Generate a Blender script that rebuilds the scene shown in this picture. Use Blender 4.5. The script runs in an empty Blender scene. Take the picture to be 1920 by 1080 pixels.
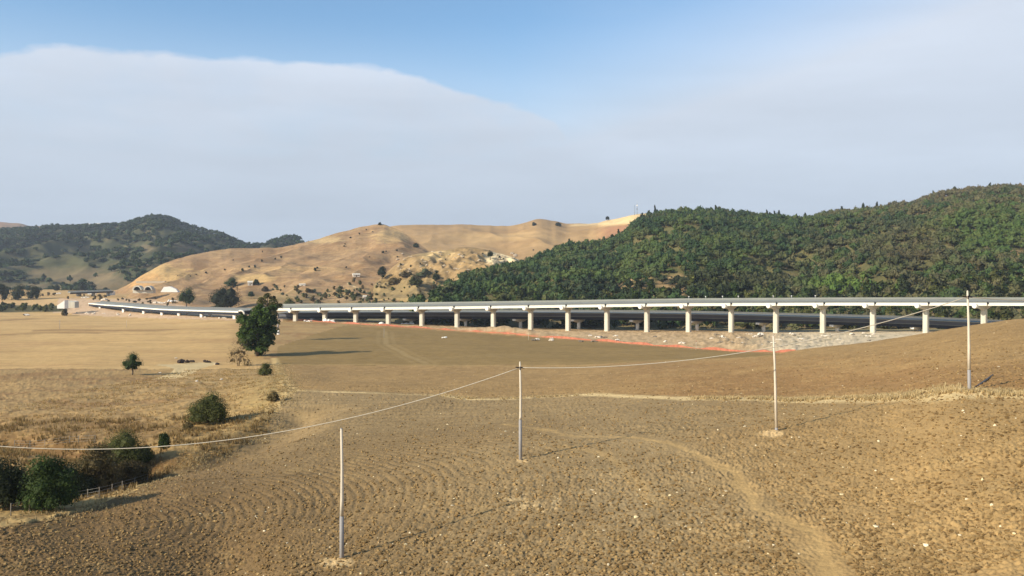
import bpy, math, random
import numpy as np
from mathutils import Vector
C = bpy.context.scene
CZ = 30.0                      # camera height above the valley field
F = 1600.0; YH = 500.0         # focal length and horizon row in photo pixels
# ---------------------------------------------------------------- camera, sky, sun
cam = bpy.data.cameras.new('camera'); co = bpy.data.objects.new('camera', cam)
C.collection.objects.link(co); C.camera = co
co.location = (0, 0, CZ); co.rotation_euler = (math.radians(90), 0, 0)
cam.lens = 30; cam.sensor_width = 36; cam.shift_y = -40/1920
cam.clip_end = 30000; cam.clip_start = 0.5
SUN_EL = 26.5; SD = Vector((-0.86, -0.51, 0)).normalized()
sdir = Vector((SD.x*math.cos(math.radians(SUN_EL)), SD.y*math.cos(math.radians(SUN_EL)), math.sin(math.radians(SUN_EL))))
sl = bpy.data.lights.new('sun', 'SUN'); sl.energy = 4.9; sl.angle = math.radians(0.5); sl.color = (1, 0.905, 0.75)
so = bpy.data.objects.new('sun', sl); C.collection.objects.link(so); so.location = (-100, -60, 120)
so.rotation_euler = (-sdir).to_track_quat('-Z', 'Y').to_euler()
C.view_settings.view_transform = 'Standard'; C.view_settings.look = 'None'
C.view_settings.exposure = 0.36; C.view_settings.gamma = 1
C.render.engine = 'CYCLES'
C.cycles.max_bounces = 5; C.cycles.volume_bounces = 0; C.cycles.transparent_max_bounces = 4
W = bpy.data.worlds.new('World'); C.world = W; W.use_nodes = True
nt = W.node_tree; N = nt.nodes; L = nt.links; N.clear()
def nd(tree, typ, **k):
    n = tree.nodes.new(typ)
    for a, b in k.items(): setattr(n, a, b)
    return n
def mth(tree, op, a, b=None, clamp=False):
    n = tree.nodes.new('ShaderNodeMath'); n.operation = op; n.use_clamp = clamp
    for i, v in enumerate((a, b)):
        if v is None: continue
        if isinstance(v, (int, float)): n.inputs[i].default_value = v
        else: tree.links.new(v, n.inputs[i])
    return n.outputs[0]
def ramp(tree, fac, stops, interp='LINEAR'):
    r = tree.nodes.new('ShaderNodeValToRGB'); r.color_ramp.interpolation = interp
    e = r.color_ramp.elements
    while len(e) < len(stops): e.new(0.5)
    for el, (p, c) in zip(e, stops):
        el.position = p; el.color = c if len(c) == 4 else (*c, 1)
    tree.links.new(fac, r.inputs[0]); return r.outputs[0]
def mixc(tree, fac, a, b):
    m = tree.nodes.new('ShaderNodeMix'); m.data_type = 'RGBA'
    for i, v in ((0, fac), (6, a), (7, b)):
        if isinstance(v, (int, float)): m.inputs[i].default_value = v
        elif isinstance(v, tuple): m.inputs[i].default_value = (*v, 1)
        else: tree.links.new(v, m.inputs[i])
    return m.outputs[2]
sky = nd(nt, 'ShaderNodeTexSky', sky_type='NISHITA', sun_disc=False)
sky.sun_elevation = math.radians(SUN_EL); sky.sun_rotation = math.atan2(sdir.x, sdir.y)
sky.air_density = 1.0; sky.dust_density = 1.2; sky.ozone_density = 2.0; sky.altitude = 400
tc = nd(nt, 'ShaderNodeTexCoord'); sp = nd(nt, 'ShaderNodeSeparateXYZ'); L.new(tc.outputs['Generated'], sp.inputs[0])
az = mth(nt, 'ARCTAN2', sp.outputs[0], sp.outputs[1])                     # 0 = straight ahead, + right
hyp = mth(nt, 'SQRT', mth(nt, 'ADD', mth(nt, 'MULTIPLY', sp.outputs[0], sp.outputs[0]), mth(nt, 'MULTIPLY', sp.outputs[1], sp.outputs[1])))
el = mth(nt, 'ARCTAN2', sp.outputs[2], hyp)
def azel(x, y):
    return math.atan2(x-960, F), math.atan2(YH-y, math.hypot(x-960, F))
# upper edge of the cloud bank as elevation over azimuth
fac = mth(nt, 'DIVIDE', mth(nt, 'ADD', az, 0.9), 1.8)
edge_pts = [(-500, 230), (-150, 120), (0, 90), (130, 80), (230, 90), (450, 96), (600, 112), (750, 126), (860, 160), (1000, 192), (1060, 215), (1110, 245), (1180, 270), (1400, 290), (1900, 290)]
fc = nd(nt, 'ShaderNodeFloatCurve'); L.new(fac, fc.inputs['Value']); cu = fc.mapping.curves[0]
while len(cu.points) < len(edge_pts): cu.points.new(0.5, 0.5)
for p, (x, y) in zip(cu.points, edge_pts):
    a, e = azel(x, y); p.location = ((a+0.9)/1.8, e*2)
fc.mapping.update()
edge = mth(nt, 'MULTIPLY', fc.outputs[0], 0.5)
mp = nd(nt, 'ShaderNodeMapping'); L.new(tc.outputs['Generated'], mp.inputs[0]); mp.inputs['Scale'].default_value = (1, 1, 2.2)
n1 = nd(nt, 'ShaderNodeTexNoise'); L.new(mp.outputs[0], n1.inputs[0]); n1.inputs['Scale'].default_value = 9; n1.inputs['Detail'].default_value = 8; n1.inputs['Roughness'].default_value = 0.6
mp2 = nd(nt, 'ShaderNodeMapping'); L.new(tc.outputs['Generated'], mp2.inputs[0]); mp2.inputs['Scale'].default_value = (1.1, 1.1, 7); mp2.inputs['Rotation'].default_value = (0, 0.12, 0.3)
n2 = nd(nt, 'ShaderNodeTexNoise'); L.new(mp2.outputs[0], n2.inputs[0]); n2.inputs['Scale'].default_value = 3.2; n2.inputs['Detail'].default_value = 7; n2.inputs['Roughness'].default_value = 0.55
dn = mth(nt, 'MULTIPLY', mth(nt, 'SUBTRACT', n1.outputs[0], 0.5), 0.034)
dlt = mth(nt, 'ADD', mth(nt, 'SUBTRACT', edge, el), dn)
soft = ramp(nt, fac, [(0.0, (0.010,)*3), (0.50, (0.009,)*3), (0.53, (0.016,)*3), (0.56, (0.09,)*3), (0.64, (0.22,)*3), (1, (0.22,)*3)])
mask = mth(nt, 'DIVIDE', dlt, soft, True)
mask = mth(nt, 'MULTIPLY', mask, mth(nt, 'ADD', 0.72, mth(nt, 'MULTIPLY', n1.outputs[0], 0.5)), True)
right0 = mth(nt, 'MULTIPLY', az, 1.9, True)
# thin veil on the right and everywhere low
lowv = mth(nt, 'DIVIDE', mth(nt, 'SUBTRACT', mth(nt, 'ADD', 0.285, mth(nt, 'MULTIPLY', right0, 0.15)), el), 0.165, True)
strk = mth(nt, 'MULTIPLY', mth(nt, 'SUBTRACT', n2.outputs[0], 0.30, True), 3.0, True)
right = mth(nt, 'MULTIPLY', mth(nt, 'ADD', az, -0.02), 3.2, True)
veil = mth(nt, 'MULTIPLY', mth(nt, 'MULTIPLY', strk, right), mth(nt, 'SUBTRACT', 1.6, mth(nt, 'MULTIPLY', el, 4.2), True), True)
veil = mth(nt, 'MULTIPLY', veil, 0.95, True)
mask = mth(nt, 'MAXIMUM', mask, veil)
mask = mth(nt, 'MAXIMUM', mask, mth(nt, 'MULTIPLY', mth(nt, 'POWER', lowv, 1.5), 1.0, True))
eln = mth(nt, 'DIVIDE', el, 0.32, True)
ccol = ramp(nt, eln, [(0.0, (4.3, 5.0, 5.9)), (0.3, (4.5, 5.15, 6.0)), (0.7, (5.1, 5.7, 6.6)), (1.0, (5.4, 5.95, 6.9))])
rim = mth(nt, 'MULTIPLY', mth(nt, 'SUBTRACT', 1.0, mth(nt, 'DIVIDE', mth(nt, 'ABSOLUTE', dlt), 0.05), True), 0.07)
cvar = mth(nt, 'ADD', mth(nt, 'ADD', mth(nt, 'ADD', 0.87, rim), mth(nt, 'MULTIPLY', n2.outputs[0], 0.24)), mth(nt, 'MULTIPLY', right, 0.05))
vm = nd(nt, 'ShaderNodeVectorMath', operation='SCALE'); L.new(ccol, vm.inputs[0]); L.new(cvar, vm.inputs['Scale'])
# clear air colour: the physical sky pulled a little towards the pale blue of the photograph
skc = nd(nt, 'ShaderNodeVectorMath', operation='MULTIPLY'); L.new(sky.outputs[0], skc.inputs[0]); skc.inputs[1].default_value = (1.25, 1.45, 1.5)
out = mixc(nt, mask, skc.outputs[0], vm.outputs[0])
bg = nd(nt, 'ShaderNodeBackground'); L.new(out, bg.inputs[0]); bg.inputs[1].default_value = 0.1
wo = nd(nt, 'ShaderNodeOutputWorld'); L.new(bg.outputs[0], wo.inputs[0])

# ---------------------------------------------------------------- helpers
RNG = np.random.RandomState(11)
KALB = 0.98
HAZE = 0.00009
def alb(r, g, b, k=1.0):
    def s(v):
        v = v/255.0
        return v/12.92 if v < 0.04045 else ((v+0.055)/1.055)**2.4
    return np.array([s(r)*.875, s(g)*.86, s(b)*.78])/KALB*k
def P(x, y, D):
    return np.array([(x-960)/F*D, D, CZ+(YH-y)/F*D])
def pchip(xk, yk, x):
    """monotone cubic through xk,yk evaluated at x"""
    xk = np.asarray(xk, float); yk = np.asarray(yk, float); h = np.diff(xk); d = np.diff(yk)/h
    m = np.zeros_like(yk); m[0] = d[0]; m[-1] = d[-1]
    for i in range(1, len(yk)-1):
        if d[i-1]*d[i] > 0:
            w1 = 2*h[i]+h[i-1]; w2 = h[i]+2*h[i-1]; m[i] = (w1+w2)/(w1/d[i-1]+w2/d[i])
    x = np.clip(x, xk[0], xk[-1]); i = np.clip(np.searchsorted(xk, x)-1, 0, len(h)-1)
    t = (x-xk[i])/h[i]; t2 = t*t; t3 = t2*t
    return (2*t3-3*t2+1)*yk[i]+(t3-2*t2+t)*h[i]*m[i]+(-2*t3+3*t2)*yk[i+1]+(t3-t2)*h[i]*m[i+1]
_prm = np.random.RandomState(5).permutation(4096); _ang = np.random.RandomState(6).rand(4096)*2*math.pi
_gx = np.cos(_ang); _gy = np.sin(_ang)
def perlin(x, y, seed=0):
    x = np.asarray(x, float)+seed*37.7; y = np.asarray(y, float)+seed*17.3
    xi = np.floor(x).astype(np.int64); yi = np.floor(y).astype(np.int64); xf = x-xi; yf = y-yi
    def g(ix, iy, dx, dy):
        h = _prm[(_prm[ix & 4095]+iy) & 4095]
        return _gx[h]*dx+_gy[h]*dy
    u = xf*xf*xf*(xf*(xf*6-15)+10); v = yf*yf*yf*(yf*(yf*6-15)+10)
    a = g(xi, yi, xf, yf); b = g(xi+1, yi, xf-1, yf); c = g(xi, yi+1, xf, yf-1); d = g(xi+1, yi+1, xf-1, yf-1)
    return ((a*(1-u)+b*u)*(1-v)+(c*(1-u)+d*u)*v)*1.5
def fbm(x, y, o=4, seed=0, gain=0.5):
    r = 0; a = 1.0; s = 0
    for k in range(o):
        r = r+a*perlin(x*2**k, y*2**k, seed+k*3); s += a; a *= gain
    return r/s
def sstep(a, b, x):
    t = np.clip((x-a)/(b-a), 0, 1); return t*t*(3-2*t)
def blob(PX, PY, x, y, rx, ry, j=0): return sstep(1.25, .7, np.hypot((PX-x)/rx, (PY-y)/ry)+j)
def mesh_np(name, v, f, mat=None, col=None, smooth=False):
    v = np.asarray(v, np.float32); f = np.asarray(f, np.int32); k = f.shape[1]
    me = bpy.data.meshes.new(name); me.vertices.add(len(v)); me.vertices.foreach_set('co', v.ravel())
    me.loops.add(f.size); me.loops.foreach_set('vertex_index', f.ravel())
    me.polygons.add(len(f)); me.polygons.foreach_set('loop_start', np.arange(0, f.size, k, dtype=np.int32))
    me.polygons.foreach_set('use_smooth', np.full(len(f), smooth, dtype=bool))
    me.update(calc_edges=True)
    if col is not None:
        a = me.color_attributes.new('col', 'FLOAT_COLOR', 'POINT'); c = np.ones((len(v), 4), np.float32); c[:, :3] = col
        a.data.foreach_set('color', c.ravel())
    if mat: me.materials.append(mat)
    return me
def link(name, data, parent=None, loc=None):
    o = bpy.data.objects.new(name, data); C.collection.objects.link(o)
    if parent is not None: o.parent = parent
    if loc is not None: o.location = loc
    return o
def tag(o, label=None, cat=None, group=None, kind=None):
    if label: o['label'] = label
    if cat: o['category'] = cat
    if group: o['group'] = group
    if kind: o['kind'] = kind
    return o
class MB:
    """collects shapes, then links them as one mesh object"""
    def __init__(s): s.v = []; s.f = []
    def add(s, vs, fs):
        b = len(s.v); s.v += [tuple(map(float, p)) for p in vs]; s.f += [tuple(i+b for i in q) for q in fs]; return s
    def box(s, c, sz, rz=0.0):
        cx, cy, cz = c; hx, hy, hz = sz[0]/2, sz[1]/2, sz[2]/2; ca, sa = math.cos(rz), math.sin(rz)
        vs = [(cx+x*ca-y*sa, cy+x*sa+y*ca, cz+z) for z in (-hz, hz) for x, y in ((-hx, -hy), (hx, -hy), (hx, hy), (-hx, hy))]
        return s.add(vs, [(3, 2, 1, 0), (4, 5, 6, 7), (0, 1, 5, 4), (1, 2, 6, 5), (2, 3, 7, 6), (3, 0, 4, 7)])
    def tube(s, pts, rad, n=8, cap=True):
        pts = [Vector(p) for p in pts]; rings = []
        for i, p in enumerate(pts):
            t = (pts[min(i+1, len(pts)-1)]-pts[max(i-1, 0)]).normalized()
            a = t.cross(Vector((0, 0, 1)) if abs(t.z) < 0.9 else Vector((1, 0, 0))).normalized(); b = t.cross(a)
            r = rad[i] if hasattr(rad, '__len__') else rad
            rings.append([p+(a*math.cos(2*math.pi*k/n)+b*math.sin(2*math.pi*k/n))*r for k in range(n)])
        vs = [q for r in rings for q in r]
        fs = [(i*n+k, i*n+(k+1) % n, (i+1)*n+(k+1) % n, (i+1)*n+k) for i in range(len(pts)-1) for k in range(n)]
        if cap: fs += [tuple(range(n))[::-1], tuple(range((len(pts)-1)*n, len(pts)*n))]
        return s.add(vs, fs)
    def sweep(s, rings):
        """closed cross-section rings (same vertex count) joined in order, ends capped"""
        n = len(rings[0]); vs = [q for r in rings for q in r]
        fs = [(i*n+k, i*n+(k+1) % n, (i+1)*n+(k+1) % n, (i+1)*n+k) for i in range(len(rings)-1) for k in range(n)]
        fs += [tuple(range(n))[::-1], tuple(range((len(rings)-1)*n, len(rings)*n))]
        return s.add(vs, fs)
    def build(s, name, mat, parent=None, smooth=False):
        me = bpy.data.meshes.new(name); me.from_pydata(s.v, [], s.f); me.validate()
        if smooth: me.polygons.foreach_set('use_smooth', [True]*len(me.polygons))
        me.materials.append(mat); me.update()
        return link(name, me, parent)
def empty(name, loc, label=None, cat=None, group=None):
    o = link(name, None, None, tuple(loc)); o.empty_display_size = 0.5
    return tag(o, label, cat, group)

# ---------------------------------------------------------------- materials
def soil_mat(name, fine=1.0, bump=0.5, bscale=3.0):
    m = bpy.data.materials.new(name); m.use_nodes = True; t = m.node_tree; p = t.nodes['Principled BSDF']
    p.inputs['Roughness'].default_value = 0.95; p.inputs['Specular IOR Level'].default_value = 0.1
    a = nd(t, 'ShaderNodeAttribute', attribute_name='col'); tc = nd(t, 'ShaderNodeTexCoord')
    n1 = nd(t, 'ShaderNodeTexNoise'); t.links.new(tc.outputs['Object'], n1.inputs[0]); n1.inputs['Scale'].default_value = bscale; n1.inputs['Detail'].default_value = 6; n1.inputs['Roughness'].default_value = 0.65
    n2 = nd(t, 'ShaderNodeTexNoise'); t.links.new(tc.outputs['Object'], n2.inputs[0]); n2.inputs['Scale'].default_value = bscale*0.12; n2.inputs['Detail'].default_value = 5
    v = mth(t, 'ADD', mth(t, 'MULTIPLY', n1.outputs[0], 0.55*fine), mth(t, 'MULTIPLY', n2.outputs[0], 0.5*fine))
    v = mth(t, 'ADD', v, 1-0.525*fine)
    vm = nd(t, 'ShaderNodeVectorMath', operation='SCALE'); t.links.new(a.outputs['Color'], vm.inputs[0]); t.links.new(v, vm.inputs['Scale'])
    t.links.new(vm.outputs[0], p.inputs['Base Color'])
    b = nd(t, 'ShaderNodeBump'); b.inputs['Strength'].default_value = bump; b.inputs['Distance'].default_value = 0.3/bscale
    t.links.new(n1.outputs[0], b.inputs['Height']); t.links.new(b.outputs[0], p.inputs['Normal'])
    return m
def plain_mat(name, col, rough=0.8, var=0.25, scale=1.5, bump=0.15, metal=0.0, streak=1.0):
    m = bpy.data.materials.new(name); m.use_nodes = True; t = m.node_tree; p = t.nodes['Principled BSDF']
    p.inputs['Roughness'].default_value = rough; p.inputs['Metallic'].default_value = metal; p.inputs['Specular IOR Level'].default_value = 0.3
    tc = nd(t, 'ShaderNodeTexCoord'); mpn = nd(t, 'ShaderNodeMapping'); mpn.inputs['Scale'].default_value = (1, 1, streak); t.links.new(tc.outputs['Object'], mpn.inputs[0])
    n1 = nd(t, 'ShaderNodeTexNoise'); t.links.new(mpn.outputs[0], n1.inputs[0]); n1.inputs['Scale'].default_value = scale; n1.inputs['Detail'].default_value = 6
    v = mth(t, 'ADD', mth(t, 'MULTIPLY', n1.outputs[0], 2*var), 1-var)
    vm = nd(t, 'ShaderNodeVectorMath', operation='SCALE'); vm.inputs[0].default_value = tuple(col); t.links.new(v, vm.inputs['Scale'])
    t.links.new(vm.outputs[0], p.inputs['Base Color'])
    b = nd(t, 'ShaderNodeBump'); b.inputs['Strength'].default_value = bump; b.inputs['Distance'].default_value = 0.05
    t.links.new(n1.outputs[0], b.inputs['Height']); t.links.new(b.outputs[0], p.inputs['Normal'])
    return m
def leaf_mat(name, attr=True, col=(0.06, 0.09, 0.03)):
    m = bpy.data.materials.new(name); m.use_nodes = True; t = m.node_tree; p = t.nodes['Principled BSDF']
    p.inputs['Roughness'].default_value = 0.7; p.inputs['Specular IOR Level'].default_value = 0.2
    tc = nd(t, 'ShaderNodeTexCoord'); oi = nd(t, 'ShaderNodeObjectInfo')
    n1 = nd(t, 'ShaderNodeTexNoise'); t.links.new(tc.outputs['Object'], n1.inputs[0]); n1.inputs['Scale'].default_value = 0.7; n1.inputs['Detail'].default_value = 4
    v = mth(t, 'ADD', mth(t, 'MULTIPLY', n1.outputs[0], 0.8), 0.6)
    v = mth(t, 'MULTIPLY', v, mth(t, 'ADD', mth(t, 'MULTIPLY', oi.outputs['Random'], 0.4), 0.8))
    vm = nd(t, 'ShaderNodeVectorMath', operation='SCALE')
    if attr:
        a = nd(t, 'ShaderNodeAttribute', attribute_name='col'); t.links.new(a.outputs['Color'], vm.inputs[0])
    else: vm.inputs[0].default_value = col
    t.links.new(v, vm.inputs['Scale']); t.links.new(vm.outputs[0], p.inputs['Base Color'])
    tr = nd(t, 'ShaderNodeBsdfTranslucent'); t.links.new(vm.outputs[0], tr.inputs[0])
    mx = nd(t, 'ShaderNodeMixShader'); mx.inputs[0].default_value = 0.32
    t.links.new(p.outputs[0], mx.inputs[1]); t.links.new(tr.outputs[0], mx.inputs[2])
    t.links.new(mx.outputs[0], t.nodes['Material Output'].inputs[0])
    return m
M_SOIL = soil_mat('field_soil', 1.0, 0.8, 3.0)
M_HILL = soil_mat('hill_ground', 1.1, 0.8, 0.35)
M_LEAF = leaf_mat('foliage'); M_GRASS = leaf_mat('dry_grass')
M_BARK = plain_mat('bark', (0.16, 0.12, 0.085), 0.95, 0.3, 4)
M_CONC = plain_mat('light_concrete', (0.54, 0.50, 0.40), 0.9, 0.38, 0.9, 0.3, 0, 0.12)
M_ROCK = plain_mat('tan_rock', (0.46, 0.37, 0.25), 0.95, 0.3, 0.6)
M_GIRD = plain_mat('pale_concrete_girder', (0.80, 0.76, 0.64), 0.8, 0.10, 0.3)
M_DECK = plain_mat('grey_deck_concrete', (0.27, 0.27, 0.23), 0.9, 0.2, 0.12)
M_RAIL = plain_mat('rail_steel', (0.16, 0.16, 0.15), 0.6, 0.2, 1, 0.1, 0.3)
M_DSTEEL = plain_mat('dark_steel', (0.020, 0.022, 0.030), 0.6, 0.2, 0.3, 0.05, 0.2)
M_GSTEEL = plain_mat('blue_grey_steel', (0.085, 0.09, 0.11), 0.6, 0.15, 0.3, 0.05, 0.1)
M_WHITE = plain_mat('white_block', (0.78, 0.75, 0.68), 0.8, 0.1, 1)
M_BLACK = plain_mat('dark_void', (0.012, 0.011, 0.010), 0.9, 0.2, 1)
M_NET = plain_mat('orange_plastic_net', (0.40, 0.14, 0.08), 0.85, 0.6, 0.5)
M_POLE = plain_mat('pole_wood_pale', (0.58, 0.50, 0.38), 0.85, 0.2, 3, 0.3, 0, 0.2)
M_POLEG = plain_mat('pole_grey_foot', (0.29, 0.27, 0.25), 0.85, 0.2, 3, 0.3, 0, 0.3)
M_CABLE = plain_mat('cable_sheath', (0.46, 0.40, 0.30), 0.7, 0.15, 5)
M_INS = plain_mat('insulator_dark', (0.03, 0.02, 0.015), 0.4, 0.2, 8)
M_WIRE = plain_mat('fence_wire', (0.30, 0.28, 0.24), 0.6, 0.2, 5, 0.1, 0.4)
M_FPOST = plain_mat('fence_post_wood', (0.20, 0.165, 0.12), 0.9, 0.3, 6)
M_ROOF = plain_mat('pale_roof', (0.70, 0.64, 0.52), 0.8, 0.2, 1)
M_WALL = plain_mat('pale_wall', (0.66, 0.58, 0.46), 0.85, 0.2, 1)
M_ANT = plain_mat('mast_steel', (0.22, 0.26, 0.30), 0.6, 0.2, 1)
M_ROCK_SHADE = plain_mat('rock_with_shade', (0.035, 0.022, 0.014), 0.8, 0.3, 3)

# ---------------------------------------------------------------- terrain heights
TAB = {  # photo column: (distance, height relative to camera) from near to far
 -700: [(12,-18.5),(55,-20),(70,-21),(95,-23.5),(140,-25),(240,-28.5),(330,-31),(450,-34),(700,-37),(1000,-31),(1600,-35)],
 0:    [(12,-18.5),(55,-19.9),(65,-20.3),(84,-22.6),(140,-24.5),(240,-28.5),(330,-31),(450,-33.8),(700,-39),(1000,-31),(1600,-35)],
 200:  [(12,-18.5),(57,-20.5),(72,-21.5),(95,-23.4),(130,-24.2),(240,-28.5),(330,-30.8),(450,-33),(640,-38.5),(900,-32),(1600,-35)],
 400:  [(12,-18.5),(60,-21.6),(80,-21.5),(105,-23),(150,-24.3),(240,-28.5),(290,-30.2),(400,-31),(520,-33.3),(800,-36),(1600,-45)],
 540:  [(12,-18.5),(58,-20.3),(80,-21),(110,-22),(150,-22.8),(245,-28.6),(285,-30.2),(400,-31),(500,-31.8),(700,-35),(1600,-50)],
 641:  [(12,-18.5),(57,-19.8),(66,-20.1),(95,-21),(150,-22.5),(250,-29.5),(290,-30.3),(440,-31.5),(490,-32),(600,-34),(1600,-60)],
 975:  [(12,-18.3),(50,-18.1),(79,-17.9),(110,-19.8),(150,-22.5),(255,-29.5),(290,-30.3),(405,-32.8),(460,-34),(520,-35),(1600,-70)],
 1200: [(12,-18.0),(48,-17.3),(79,-16.8),(105,-18),(150,-20.8),(245,-27.2),(285,-29.6),(355,-32),(440,-33.5),(490,-35),(1600,-70)],
 1455: [(12,-17.5),(46,-16.7),(80,-15.5),(112,-17.1),(150,-18.75),(200,-20.7),(240,-24.8),(295,-29),(425,-33),(480,-34.5),(1600,-70)],
 1650: [(12,-17),(44,-16),(80,-13.9),(112,-15.1),(150,-16.2),(200,-17.4),(240,-21.5),(300,-28),(412,-31.8),(470,-34),(1600,-70)],
 1815: [(12,-16.5),(42,-15.2),(77,-11.3),(110,-12.3),(150,-12.8),(190,-13.3),(235,-18),(300,-27),(400,-31),(460,-33.5),(1600,-70)],
 1920: [(12,-16),(40,-14.5),(75,-10.8),(110,-11.2),(150,-11.2),(185,-11.4),(230,-16),(300,-25),(395,-30.5),(450,-33),(1600,-70)],
 2500: [(12,-15),(38,-13),(72,-9),(105,-9),(145,-9),(185,-9),(240,-14),(300,-23),(380,-30),(440,-32),(1600,-70)]}
_xs = sorted(TAB); UU = np.linspace((_xs[0]-960)/F, (_xs[-1]-960)/F, 420); LD = np.linspace(math.log(12), math.log(1600), 560)
_tab = np.zeros((len(UU), len(LD)))
_A = np.array([TAB[x] for x in _xs], float)      # columns, nodes, 2
_uk = (np.array(_xs)-960)/F
_Dk = np.stack([pchip(_uk, np.log(_A[:, k, 0]), UU) for k in range(11)], 1); _Zk = np.stack([pchip(_uk, _A[:, k, 1], UU) for k in range(11)], 1)
for i in range(len(UU)): _tab[i] = pchip(_Dk[i], _Zk[i], LD)
_ker = np.array([1, 2, 3, 2, 1.])/9
for _ in range(2): _tab = np.apply_along_axis(lambda a: np.convolve(np.pad(a, 2, 'edge'), _ker, 'valid'), 1, _tab)
def G(X, Y):
    X = np.asarray(X, float); Y = np.asarray(Y, float); D = np.clip(Y, 12, 1599); u = np.clip(X/D, UU[0], UU[-1]-1e-6)
    a = (u-UU[0])/(UU[1]-UU[0]); b = (np.log(D)-LD[0])/(LD[1]-LD[0]); i = np.clip(a.astype(int), 0, len(UU)-2); j = np.clip(b.astype(int), 0, len(LD)-2); a = a-i; b = b-j
    z = (_tab[i, j]*(1-a)+_tab[i+1, j]*a)*(1-b)+(_tab[i, j+1]*(1-a)+_tab[i+1, j+1]*a)*b
    amp = sstep(60, 200, D)*0.5+0.15
    z = z+amp*fbm(X/38, Y/38, 3, 4)
    z = z-gully(X, Y)
    return z+CZ
def seg_dist(X, Y, pts):
    d = np.full(np.shape(X), 1e9)
    for (x0, y0), (x1, y1) in zip(pts[:-1], pts[1:]):
        dx, dy = x1-x0, y1-y0; t = np.clip(((X-x0)*dx+(Y-y0)*dy)/(dx*dx+dy*dy), 0, 1)
        d = np.minimum(d, np.hypot(X-x0-t*dx, Y-y0-t*dy))
    return d
_gl = [(-80, 78), (-52, 84), (-46, 90), (-40, 98), (-33, 112), (-32, 130)]
_g2 = [(-95, 118), (-70, 118), (-56, 112), (-46, 104)]
def gully(X, Y):
    d = seg_dist(X+2.5*fbm(X/14, Y/14, 2, 9), Y+2.5*fbm(X/14, Y/14, 2, 19), _gl)
    d2 = seg_dist(X+2*fbm(X/9, Y/9, 2, 29), Y+2*fbm(X/9, Y/9, 2, 39), _g2)
    return 2.0*np.exp(-(d/5.0)**2)+2.2*np.exp(-(d2/4.0)**2)*sstep(-100, -80, X)

def pip(x, y, poly):
    r = np.zeros(np.shape(x), bool); n = len(poly)
    for i in range(n):
        x0, y0 = poly[i]; x1, y1 = poly[(i+1) % n]
        if y0 == y1: continue
        c = ((y0 > y) != (y1 > y)) & (x < (x1-x0)*(y-y0)/(y1-y0)+x0); r ^= c
    return r
def unproj(pts, dmin=14):
    """photo pixels -> ground points in the world (march along the ray)"""
    res = []
    for x, y in pts:
        u = (x-960)/F; s = (YH-y)/F; D = np.exp(np.linspace(math.log(dmin), math.log(1500), 6000))
        below = G(u*D, D) >= CZ+s*D
        k = int(np.argmax(below)) if below.any() else -1
        res.append((u*D[k], D[k]))
    return res
def gp(x, y):
    X, Y = unproj([(x, y)])[0]; return Vector((X, Y, float(G(X, Y))))

# boundaries traced in the photograph, laid on the ground
FIELD_EDGE = [(-400, 1012), (0, 988), (90, 975), (150, 962), (240, 925), (330, 885), (430, 850), (500, 812), (512, 775), (540, 742), (532, 705), (520, 684)]
w_edge = unproj(FIELD_EDGE[1:])
w_path = unproj([(545, 733), (640, 736), (760, 740), (830, 742), (880, 749), (960, 748), (1000, 745), (1100, 740), (1160, 743), (1300, 748), (1420, 748), (1480, 750), (1600, 748), (1700, 742), (1820, 740), (1920, 740), (2100, 738)])
w_trk = unproj([(940, 796), (1000, 803), (1080, 820), (1190, 821), (1260, 832), (1310, 856), (1365, 885), (1400, 920), (1430, 960), (1500, 992), (1535, 1035), (1565, 1085), (1600, 1160)])
w_trk2 = unproj([(1050, 838), (1130, 850), (1170, 880), (1200, 912), (1215, 950)])
w_fedge = unproj([(520, 684), (640, 683), (760, 685), (900, 685), (1100, 684), (1250, 675), (1440, 667)])
w_net = unproj([(545, 600), (620, 605), (700, 610), (790, 615), (870, 621), (950, 627), (1100, 638), (1200, 646), (1300, 653), (1400, 660), (1492, 664)], 262)
w_sand = unproj([(515, 672), (521, 690), (527, 705), (536, 722), (550, 732), (535, 745), (515, 752), (505, 775)])
w_foot = unproj([(330, 706), (365, 712), (395, 718), (415, 722)])
w_lane = unproj([(722, 622), (724, 645), (760, 665), (800, 682)])

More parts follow.
